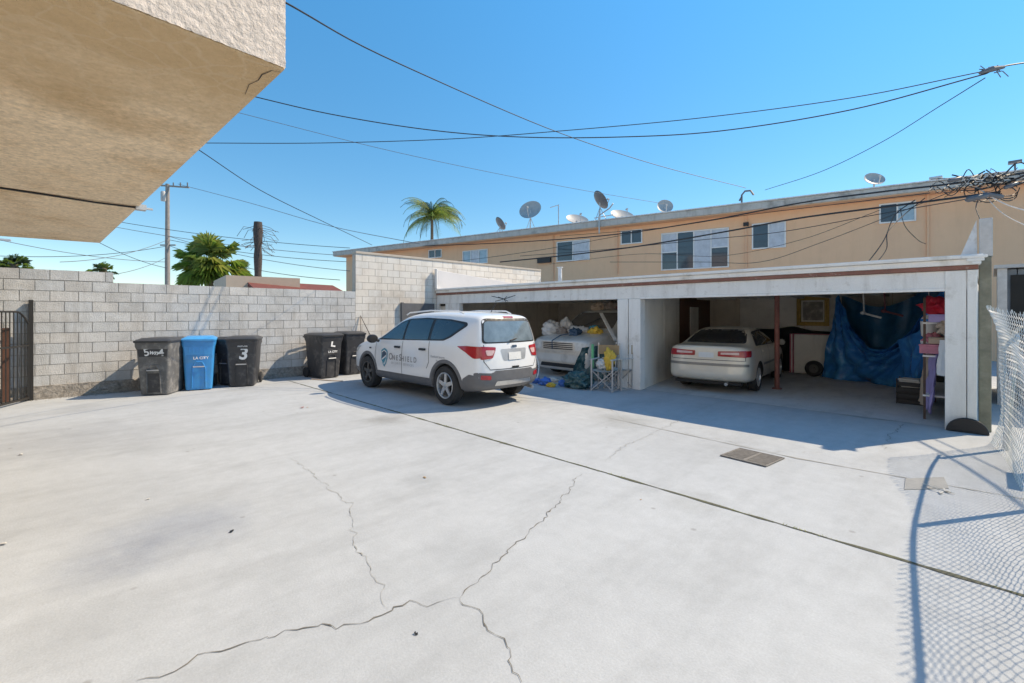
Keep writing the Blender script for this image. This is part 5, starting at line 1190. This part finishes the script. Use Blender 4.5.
# ================================================================= CLUTTER IN THE GARAGE
from mathutils import noise as mn
def blob(name, c, s, m, label=None, cat=None, group=None, seed=0, amp=.28, fr=2.2, flat=True, parent=None, sub=4, rz=0):
    bm = bmesh.new(); bmesh.ops.create_icosphere(bm, subdivisions=sub, radius=1)
    c = Vector(c); o_ = Vector((seed*3.7, seed*1.3, seed*7.1)); Rm = Matrix.Rotation(rz, 3, 'Z')
    for v in bm.verts:
        p = v.co.copy(); n = mn.noise(p*fr+o_)+.45*abs(mn.noise(p*fr*2.6+o_))*2-.3+.2*mn.noise(p*fr*5+o_)
        p = p*(1+amp*n)
        if flat and p.z < -.62: p.z = -.62+(p.z+.62)*.15
        v.co = c + Rm @ Vector((p.x*s[0], p.y*s[1], (p.z+.68)*s[2]))
    me = bpy.data.meshes.new(name); bm.to_mesh(me); bm.free(); me.materials.append(M[m]); me.polygons.foreach_set('use_smooth', [True]*len(me.polygons))
    o = bpy.data.objects.new(name, me); COL.objects.link(o)
    if parent: o.parent = parent
    return tag(o, label, cat, group)
def cloth(name, P00, P10, P11, P01, m, nx=30, ny=24, folds=5, amp=.03, out=Vector((0,-1,0)), sag=0, label=None, cat=None, seed=0, thick=.006, topf=None, smoothamp=1, fan=0):
    P00, P10, P11, P01 = map(Vector, (P00, P10, P11, P01)); g = []; b = []
    for j in range(ny+1):
        v = j/ny; row = []; rb = []
        for i in range(nx+1):
            u = i/nx
            lo = P00.lerp(P10, u); hi = P01.lerp(P11, u)
            if topf: hi = topf(u, hi)
            p = lo.lerp(hi, v)
            an_ = math.atan2(u+.02, 1.02-v); n = math.sin(u*folds*2*PI+seed+2.2*mn.noise(Vector((u*3, v*2.5, seed))))*.6+1.2*mn.noise(Vector((u*6, v*4, seed+3)))+.5*abs(mn.noise(Vector((u*14, v*9, seed+7))))
            if fan: n += fan*(abs(math.sin(an_*7+1.5*mn.noise(Vector((an_*3, v, seed)))))-.5)+.6*fan*(abs(math.sin((math.atan2(1.02-u, 1.02-v))*9+seed))-.5)
            p = p+out*(amp*n)
            row.append(p); rb.append(p-out*thick)
        g.append(row); b.append(rb)
    mb = MB(); mb.sheet(g); mb.sheet([r[::-1] for r in b])
    return tag(mb.build(name, m, smooth=True, auto=60, recalc=False), label, cat)
# back-wall items (bay 2)
YB = 14.88
a, b = AY(797, 325.5, YB), AY(829.5, 296, YB)
pf = thing('framed_picture', ((a.x+b.x)/2, YB, (a.z+b.z)/2), 'framed grey picture in a wide gold frame on the garage back wall', 'picture')
W_, H_ = (b.x-a.x)/2, (b.z-a.z)/2
mb = MB()
for q, dpt in ((0,.05),(.05,.065)):
    w1, h1 = W_-q, H_-q; w2, h2 = w1-.055, h1-.055
    for bx in (((-w1,-dpt,h2),(w1,0,h1)), ((-w1,-dpt,-h1),(w1,0,-h2)), ((-w1,-dpt,-h2),(-w2,0,h2)), ((w2,-dpt,-h2),(w1,0,h2))): mb.box(*bx)
mb.build('frame', 'gold', pf, bevel=.006)
mb = MB(); mb.box((-W_+.15,-.03,-H_+.15),(W_-.15,-.004,H_-.15)); mb.build('canvas', 'portrait', pf)
# dark draped cover along the back wall under the white boards
xa, xb = AY(760, 330, 14.6).x, AY(829, 330, 14.6).x
mb = MB(); g = []
for j in range(15):
    row = []
    for i in range(41):
        u = i/40; v = j/14; top = 1.18+.10*math.exp(-((u-.50)/.16)**2)-.05*u
        row.append(Vector((xa-.2+(xb-xa+.3)*u, 14.62+.03*math.sin(u*40)*(1-v)+.16*max(0, v-.85)/.15, .02+(top-.02)*min(1, v/.88))))
    g.append(row)
mb.sheet(g); tag(mb.build('dark_cover', 'darkcl', smooth=True), 'black cloth hung along the garage back wall behind the sedan', 'cloth')
a, b = AY(793, 375, 14.5), AY(834, 335, 14.5)
wc = thing('white_cabinet', ((a.x+b.x)/2, 14.5, 0), 'low white cabinet with pink-edged left side at the back of the garage', 'cabinet')
hw = (b.x-a.x)/2
mb = MB(); mb.box((-hw+.10,-.3,.03),(hw,.10,1.06)); mb.build('cabinet_body', 'inwall', wc, bevel=.01)
mb = MB(); mb.box((-hw,-.31,.03),(-hw+.035,.08,1.07)); mb.box((-hw+.062,-.31,.03),(-hw+.085,.08,1.07)); mb.box((-hw+.10,-.315,1.063),(hw,.08,1.075)); mb.build('pink_edge', 'pink', wc, bevel=.004)
mb = MB(); mb.box((-hw+.037,-.305,.03),(-hw+.060,.08,1.06)); mb.build('cabinet_edge', 'white', wc)
p = G(812, 376); p2 = AY(813, 367, 13.7)
sw = thing('spare_wheel', (AY(814,367,13.9).x, 13.9, .21), 'small black wheel leaning beside the tarp at the back of the garage', 'wheel')
mb = MB(); mb.lathe([(.11,-.05),(.17,-.06),(.2,-.04),(.2,.04),(.17,.06),(.11,.05)], axis='y', n=28); mb.build('tyre', 'tyre', sw, smooth=True)
mb = MB(); mb.lathe([(0,-.035),(.03,-.04),(.035,-.02),(.115,-.02),(.115,.02),(0,.02)], axis='y', n=20); mb.build('rim', 'rimd', sw, smooth=True)
# tarps
YT = 12.9
tl, tr_ = AY(839, 280, YT+.9), AY(948, 280, 11.9)
bl_, br_ = G(821, 377), G(922, 390)
def topf(u, hi):
    t_ = u**.80; dz = 1.30*(math.sin(PI*t_)**1.1)
    return Vector((hi.x, hi.y, 2.12-dz))
cloth('blue_tarp', bl_+Vector((0,0,.01)), br_+Vector((0,0,.01)), (tr_.x,tr_.y,2.1), (tl.x,tl.y,2.1), 'tarp', 60, 44, 5, .075, Vector((-.15,-1,0)).normalized(), topf=topf, fan=2.2, label='crumpled bright blue tarp sagging from the garage ceiling', cat='tarp', seed=2)
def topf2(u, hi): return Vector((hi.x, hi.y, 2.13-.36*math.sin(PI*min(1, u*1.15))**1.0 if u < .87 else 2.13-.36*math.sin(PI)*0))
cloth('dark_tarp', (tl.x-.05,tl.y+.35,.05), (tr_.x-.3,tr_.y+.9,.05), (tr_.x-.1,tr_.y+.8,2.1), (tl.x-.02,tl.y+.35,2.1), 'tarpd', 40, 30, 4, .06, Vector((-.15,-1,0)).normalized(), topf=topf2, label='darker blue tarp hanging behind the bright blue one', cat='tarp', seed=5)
cloth('tarp_bulge', AY(908,388,11.9), AY(921,372,11.0), AY(945,322,10.6), AY(898,340,11.9), 'tarp', 20, 20, 2, .06, Vector((-.3,-1,0)).normalized(), label='loose end of blue tarp pulled up to the right garage wall', cat='tarp', seed=9)
# hanging lamps / hooks
for px, lab in ((863, 'thin pale hook with a cross bar hanging above the blue tarp, left one'), (884, 'dark hanger with a round pink knob above the blue tarp')):
    p = AY(px, 300, 12.2); mb = MB(); x = p.x; q = 1.62 if px == 863 else 1.66
    mb.tube([(x,12.2,2.12),(x+.02,12.2,q)], .015, 6); mb.tube([(x,12.2,q),(x+.30,12.25,q-.1)], .022, 6); mb.lathe([(0,-.04),(.045,-.02),(.05,.02),(0,.05)], (x,12.18,q), n=10)
    tag(mb.build('hanging_hook', 'galv' if px == 863 else 'maroonbag'), lab, 'hook')
# right-hand pile: shelf rack with stuff
sx0, sx1, sy0, sy1 = -.74, -.27, 9.12, 11.6
rk = thing('storage_rack', (-.5, 10.3, 0), 'metal storage rack crammed against the right garage wall', 'rack')
mb = MB()
for x in (-.70,-.28):
    for y in (9.5,11.4): mb.bar((x+.5,y-10.3,0),(x+.5,y-10.3,1.85), .03)
mb.build('uprights', 'rusty', rk)
mb = MB()
for z in (.35,.95,1.45): mb.box((-.22,-.82,z),(.23,1.12,z+.025))
mb.build('shelves', 'inwall', rk)
cloth('lilac_cloth', (-0.61,9.35,.10), (-0.73,9.95,.12), (-0.65,9.95,1.0), (-0.53,9.35,1.0), 'purple', 22, 14, 3, .03, Vector((-1,-.2,0)), label='lilac cloth draped down the near side of the storage rack', cat='cloth', seed=1)
cloth('beige_cloth', (-0.75,10.0,.12), (-0.85,10.5,.14), (-0.73,10.5,1.0), (-0.67,10.0,1.0), 'beigecl', 16, 14, 2, .03, Vector((-1,-.2,0)), label='beige cloth hanging next to the lilac cloth on the rack', cat='cloth', seed=4)
cloth('white_curtain', (-0.43,9.20,.7), (-0.55,9.32,.7), (-0.53,9.32,1.22), (-0.39,9.20,1.22), 'white', 10, 14, 1, .02, Vector((-1,-.3,0)), label='white towel hanging near the top of the lilac cloth', cat='towel', seed=6)
rnd = random.Random(21)
bxs = [(-0.59,9.6,1.0,.3,.3,.14,'pink','flat pink box on top of the lilac cloth'),(-0.63,10.0,1.0,.3,.34,.18,'white','white carton behind the pink box on the rack'),(-0.53,9.62,1.145,.26,.26,.10,'beigecl','small beige box stacked on the pink box'),(-0.55,10.4,1.0,.3,.35,.22,'card','brown cardboard box on the upper shelf of the rack'),(-0.51,9.55,1.475,.25,.3,.12,'purple','lilac folded bundle on the top shelf of the rack'),(-0.55,10.3,1.475,.3,.4,.2,'maroonbag','maroon box on the top shelf of the rack')]
for x, y, z, sx_, sy_, sz_, m, lab in bxs:
    mb = MB(); T = Matrix.Translation((x,y,z)) @ Matrix.Rotation(rnd.uniform(-.2,.2), 4, 'Z'); mb.box((-sx_/2,-sy_/2,.003),(sx_/2,sy_/2,sz_*.8), T=T); mb.box((-sx_/2-.006,-sy_/2-.006,sz_*.8+.001),(sx_/2+.006,sy_/2+.006,sz_), T=T)
    tag(mb.build('storage_box', m, bevel=.006), lab, 'box', 'boxes on the storage rack')
blob('red_bundle', (-0.55,9.75,1.60), (.19,.22,.16), 'redcl', 'bright red cloth bundle at the top of the storage pile', 'bundle', seed=3, amp=.5, flat=False)
blob('yellowish_bundle', (-0.45,9.45,1.33), (.10,.12,.10), 'beigecl', 'small yellowish ornament bundle under the red one', 'bundle', seed=8, amp=.6, flat=False)
blob('pink_bundle', (-0.63,9.9,1.15), (.12,.2,.09), 'pink', 'pink crumpled cloth on the edge of the rack', 'bundle', seed=5, amp=.5, flat=False)
c = AY(930, 325, 10.3); bk = thing('hanging_bucket', (c.x, 10.3, c.z), 'white plastic bottle-shaped bucket with blue cap hanging by the tarp', 'bucket')
mb = MB(); mb.lathe([(0,-.18),(.11,-.18),(.125,.08),(.09,.14),(.05,.17)], n=18); mb.build('container', 'white', bk, smooth=True)
mb = MB(); mb.lathe([(.055,.16),(.06,.22),(0,.23)], n=14); mb.lathe([(.127,.06),(.127,.10)], n=18); mb.build('cap', 'tarp', bk, smooth=True)
mb = MB(); mb.tube([(0,0,.22),(-.02,.02,.6)], .006, 4); mb.build('string', 'wirepale', bk)
cr_ = thing('black_crate', (-.98, 11.0, 0), 'black crate with a white lid of papers beside the lilac cloth', 'crate')
mb = MB()
for k in range(4): mb.box((-.2,-.2,.02+k*.10),(.2,-.18,.09+k*.10)); mb.box((-.2,-.2,.02+k*.10),(-.18,.2,.09+k*.10))
for x, y in ((-.2,-.2),(.18,-.2),(-.2,.18),(.18,.18)): mb.box((x,y-.004,0),(x+.02,y+.02,.45))
mb.box((-.176,-.176,.0),(.176,.176,.30)); mb.build('crate_body', 'rubber', cr_, bevel=.003)
mb = MB()
for k in range(5): mb.box((-.15,-.17,.302+k*.03),(.14,.12,.325+k*.03), T=Matrix.Rotation(rnd.uniform(-.2,.2), 4, 'Z'))
mb.build('papers', 'debris', cr_)

# bay 1: bags on and around the van (z of van surfaces via ray casts in world space)
from mathutils import Matrix as _M
bpy.context.view_layer.update(); VM = van.matrix_world.copy() if van.matrix_world else None
VM = Matrix.Translation(van.location) @ Matrix.Rotation(van.rotation_euler.z, 4, 'Z'); VI = VM.inverted()
def on_van(x, y):
    o = VI @ Vector((x,y,4)); h = vv.ray_cast(o, Vector((0,0,-1)))
    return (VM @ h[0]).z if h[0] is not None else 0
def van_xy(lx, ly): p = VM @ Vector((lx,ly,0)); return p.x, p.y
def vblob(name, lx, ly, s, m, label, cat, seed, amp=.35, fr=2.2, group=None):
    x, y = van_xy(lx, ly); return blob(name, (x,y,on_van(x,y)-.02), s, m, label, cat, group, seed, amp, fr)
vblob('white_bag', 1.75, -.80, (.24,.24,.24), 'whitebag', 'big white plastic bag on the far corner of the van bonnet', 'bag', 1)
vblob('white_bag', 1.45, -.55, (.20,.17,.23), 'whitebag', 'white plastic bag slumped beside the windscreen on the van bonnet', 'bag', 2)
vblob('white_bag', 1.75, -.40, (.15,.15,.13), 'greybag', 'small grey-brown bag on the middle of the van bonnet', 'bag', 12)
vblob('pale_cloth', 1.55, .02, (.32,.22,.13), 'whitebag', 'pale crumpled sheet in the middle of the van bonnet', 'cloth', 4, .5)
vblob('blue_bundle', 1.85, .15, (.17,.15,.13), 'navy', 'dark navy bundle with a dangling strap on the van bonnet', 'bundle', 6, .5)
mb = MB(); x, y = van_xy(1.95, .0); z = on_van(x, y); x2, y2 = van_xy(2.38, -.12); mb.tube([(x,y,z+.06),((x+x2)/2,(y+y2)/2-.02,z+.03),(x2,y2-.05,.93),(x2+.01,y2-.06,.72)], .014, 5); tag(mb.build('strap', 'navy'), 'dark strap dangling over the front edge of the van bonnet', 'strap')
vblob('yellow_toy', 1.55, .55, (.20,.13,.11), 'yellow', 'bright yellow cloth on the van bonnet below the windscreen', 'cloth', 7, .6, 3)
vblob('teal_cushion', 1.42, .42, (.16,.12,.13), 'teal', 'small teal cushion behind the yellow cloth on the bonnet', 'cushion', 9, .3)
vblob('roof_bag', .20, -.38, (.24,.22,.16), 'beigecl', 'tan bag at the left on top of the van roof', 'bag', 10)
vblob('roof_bag', .15, .10, (.26,.22,.17), 'greybag', 'grey-brown bag in the middle on top of the van roof', 'bag', 11)
vblob('roof_bag', .15, .52, (.28,.24,.19), 'maroonbag', 'dark maroon bag at the right on top of the van roof', 'bag', 13)
fl = [((545,385),(.15,.13,.10),'bluebag','crumpled blue bag on the floor under the van bumper',14),((536,383),(.12,.10,.07),'bluebag','small blue bag on the floor nearest the white car',15),((551,387),(.10,.08,.06),'yellow','little yellow bag on the floor among the blue ones',16),((563,386.5),(.10,.08,.09),'bluebag','pale blue bag on the floor beside the clear plastic heap',17),((553,382),(.16,.10,.06),'debris','flat pale litter on the floor under the van',18)]
for (px, py), s, m, lab, sd in fl:
    p = G(px, py); blob('floor_bag', (p.x,p.y,.0), s, m, lab, 'bag', None, sd, .45, 2.6)
p = G(578, 388); blob('plastic_heap', (p.x,p.y,0), (.34,.22,.22), 'tealpl', 'heap of dark teal plastic sheeting on the floor by the van corner', 'plastic heap', None, 22, .55, 2.8)
q0, q1 = van_xy(2.42, .50), van_xy(1.9, 1.08)
cloth('plastic_sheet', (q0[0],q0[1]-.05,.05), (q1[0]+.22,q1[1]-.12,.05), (q1[0]+.02,q1[1],.86), (q0[0]+.35,q0[1]-.02,.80), 'tealpl', 20, 20, 3, .06, Vector((.2,-1,0)).normalized(), label='dark teal plastic sheet hanging over the front corner of the van', cat='plastic sheet', seed=3)
# hoop at SUV tail
mb = MB(); cx, cy = G(533, 385).x, G(533, 385).y
c = PD(526, 368, 10.9); rt = Vector((_c, _s, 0))
mb.tube([c+rt*(.30*math.cos(a))+Vector((0,0,.42*math.sin(a)+.0)) for a in [R(-78+k*12) for k in range(14)]], .014, 6); tag(mb.build('white_hoop', 'white', smooth=True), 'thin white hoop of hose standing between the SUV tail and the van', 'hoop')
# folding chairs
def director_chair(loc, rz, label, m='alu'):
    t = thing('folding_chair', loc, label, 'chair', 'folding chairs by the garage pillar', rz); w_, d_ = .46, .34
    mb = MB()
    for y in (-d_/2, d_/2):
        mb.bar((-w_/2,y,.02),(w_/2,y,.42), .028, .018); mb.bar((-w_/2,y+.02,.42),(w_/2,y+.02,.02), .028, .018)
    mb.build('cross_legs', m, t)
    for sx in (-1, 1):
        mb = MB(); mb.bar((sx*w_/2,-d_/2,.0),(sx*w_/2,-d_/2,.64), .03, .03); mb.bar((sx*w_/2,d_/2,0),(sx*w_/2,d_/2+.05,.98), .03, .03); mb.bar((sx*w_/2,-d_/2-.02,.015),(sx*w_/2,d_/2+.02,.015), .035, .03)
        mb.build('side_frame', m, t, bevel=.003)
        mb = MB(); mb.box((sx*w_/2-.03,-d_/2-.05,.642),(sx*w_/2+.03,d_/2+.04,.665)); mb.build('armrest', 'chaircl', t, bevel=.006)
    mb = MB(); g = [[Vector((-w_/2+w_*i/8, -d_/2+d_*j/4, .43-.03*math.sin(PI*i/8))) for i in range(9)] for j in range(5)]; mb.sheet(g); mb.sheet([[p-Vector((0,0,.008)) for p in r[::-1]] for r in g]); mb.build('seat', 'chaircl', t, recalc=False)
    mb = MB(); mb.box((-w_/2,d_/2+.02,.74),(w_/2,d_/2+.035,.94)); mb.build('backrest', 'card', t, bevel=.003); return t
p1, p2 = G(592, 391), G(612, 392.5)
c1 = director_chair((-5.66, 8.30, 0), R(12), 'white-grey folding director chair with yellow cloth on it in front of the pillar')
c2 = director_chair((-5.60, 8.70, 0), R(-8), 'second folding chair squeezed behind the first, close to the pillar')
blob('yellow_cloth', (-5.60,8.36,.50), (.13,.08,.22), 'yellow', 'yellow cloth bundled over the folding chair', 'cloth', None, 31, .5, 2.4, flat=False)
blob('pale_bundle', (-5.76,8.30,.45), (.10,.10,.12), 'whitebag', 'pale bundle on the seat of the folding chair', 'bundle', None, 32, .5)
mb = MB(); mb.box((-5.93,8.18,.46),(-5.89,8.24,.96)); tag(mb.build('green_strip', mat('green_cloth', (.12,.45,.22), .8), bevel=.01), 'narrow green strip hanging on the left side of the folding chair', 'cloth')
mb = MB(); pA, pB = (-6.20,10.3,.95), (-6.05,9.6,1.25)
p = AY(601, 313, 10.2); q = AY(616, 341, 9.6)
mb.bar(p, q, .09, .02); tag(mb.build('leaning_plank', 'woodold', bevel=.004), 'pale plank leaning against the side of the van', 'plank')
# hanging items on bay 1 back wall
for px, py, m, lab in ((527, 322, 'darkcl', 'dark cloth hanging on the left garage back wall'), (517, 312, 'inwall', 'small pale box fixed high on the left garage back wall')):
    p = AY(px, py, 14.85); mb = MB(); s = .16 if m == 'darkcl' else .09; mb.prism([(p.x-s,14.80,p.z-s*2.2),(p.x+s*.8,14.80,p.z-s*2.0),(p.x+s*.6,14.80,p.z+s),(p.x-s*.6,14.80,p.z+s*1.2)], (0,.09,0)); tag(mb.build('wall_item', m, bevel=.01), lab, 'hanging')
# utility panel beside the tall wall, behind the SUV
mb = MB(); p = AX(408, 320, WX+.3); mb.box((WX+.01,7.55,0),(WX+.10,7.62,1.95)); mb.box((WX+.02,7.63,.1),(WX+.07,8.75,1.93)); tag(mb.build('side_gate', 'clad', bevel=.005), 'dark metal gate panel between the tall wall and the garage', 'gate')
# tree branch / antenna litter on beam
p = AY(504, 299, FY-.14); mb = MB(); rnd = random.Random(5)
for k in range(9): mb.tube([p, p+Vector((rnd.uniform(-.5,.5), rnd.uniform(-.05,.0), rnd.uniform(-.08,.10)))], .009, 4)
tag(mb.build('cable_stub', 'black'), 'dark cable stub splayed on the garage beam above the white car', 'cable')

# ---- small litter on the yard
rnd = random.Random(12)
for px, py, s, m, lab in ((303,408,.05,'redleaf','curled red leaf on the concrete near the joint'),(307,408,.03,'beigecl','pale dry scrap beside the red leaf'),(935,491,.10,'debris','white paper scrap on the patched cover near the fence'),(148,500,.022,'debris','pale crumb on the concrete near the left edge'),(232,532,.02,'black','dark chip on the concrete left of the hairline crack'),(425,478,.02,'card','brown chip on the concrete mid-yard'),(20,455,.03,'debris','pale fleck on the concrete at the left edge'),(415,635,.016,'black','pair of dark chips below the crack'),(640,500,.014,'card','tiny brown chip right of the long crack'),(5,545,.03,'debris','pale fleck at the lower left edge'),(948,492,.06,'debris','second smaller paper scrap near the fence')):
    p = G(px, py); mb = MB(); v = [Vector((p.x+rnd.uniform(-s,s), p.y+rnd.uniform(-s,s), .006+rnd.uniform(0,s*.35))) for _ in range(6)]
    mb.add(v+[q-Vector((0,0,.004)) for q in v], [(0,1,2),(2,1,3),(3,4,5),(2,3,5),(8,7,6),(9,7,8),(11,10,9),(11,9,8)]); tag(mb.build('litter', m, recalc=False), lab, 'litter')
# weeds in the joint
mb = MB(); rnd = random.Random(2)
for k in range(420):
    x = rnd.uniform(-9, 1.0); 
    if mn.noise(Vector((x*1.3,0,0))) < -.05: continue
    y = 4.03-.014*(x+6)+rnd.uniform(-.012,.012); a = rnd.uniform(0,6.28); h = rnd.uniform(.006,.022)
    mb.add([(x,y,.004),(x+.006*math.cos(a),y+.006*math.sin(a),.004),(x+.012*math.cos(a+1),y+.012*math.sin(a+1),h)], [(0,1,2)])
tag(mb.build('joint_weeds', 'leafy', recalc=False), 'sparse tiny weeds growing in the long ground joint', 'weeds', kind='stuff')

mb = MB(); rnd = random.Random(8)
for k in range(900):
    y = rnd.uniform(-1, 6.0); x = WX+.03+abs(rnd.gauss(0, .10))+.02; s_ = rnd.uniform(.004, .014); a = rnd.uniform(0, 6.28)
    mb.add([(x,y,.003),(x+s_*math.cos(a),y+s_*math.sin(a),.003),(x+s_*math.cos(a+2),y+s_*math.sin(a+2),.003),(x,y,.003+s_)], [(0,1,3),(1,2,3),(2,0,3)])
tag(mb.build('grit', 'rubble', recalc=False), 'loose grit gathered along the foot of the block wall', 'grit', kind='stuff')
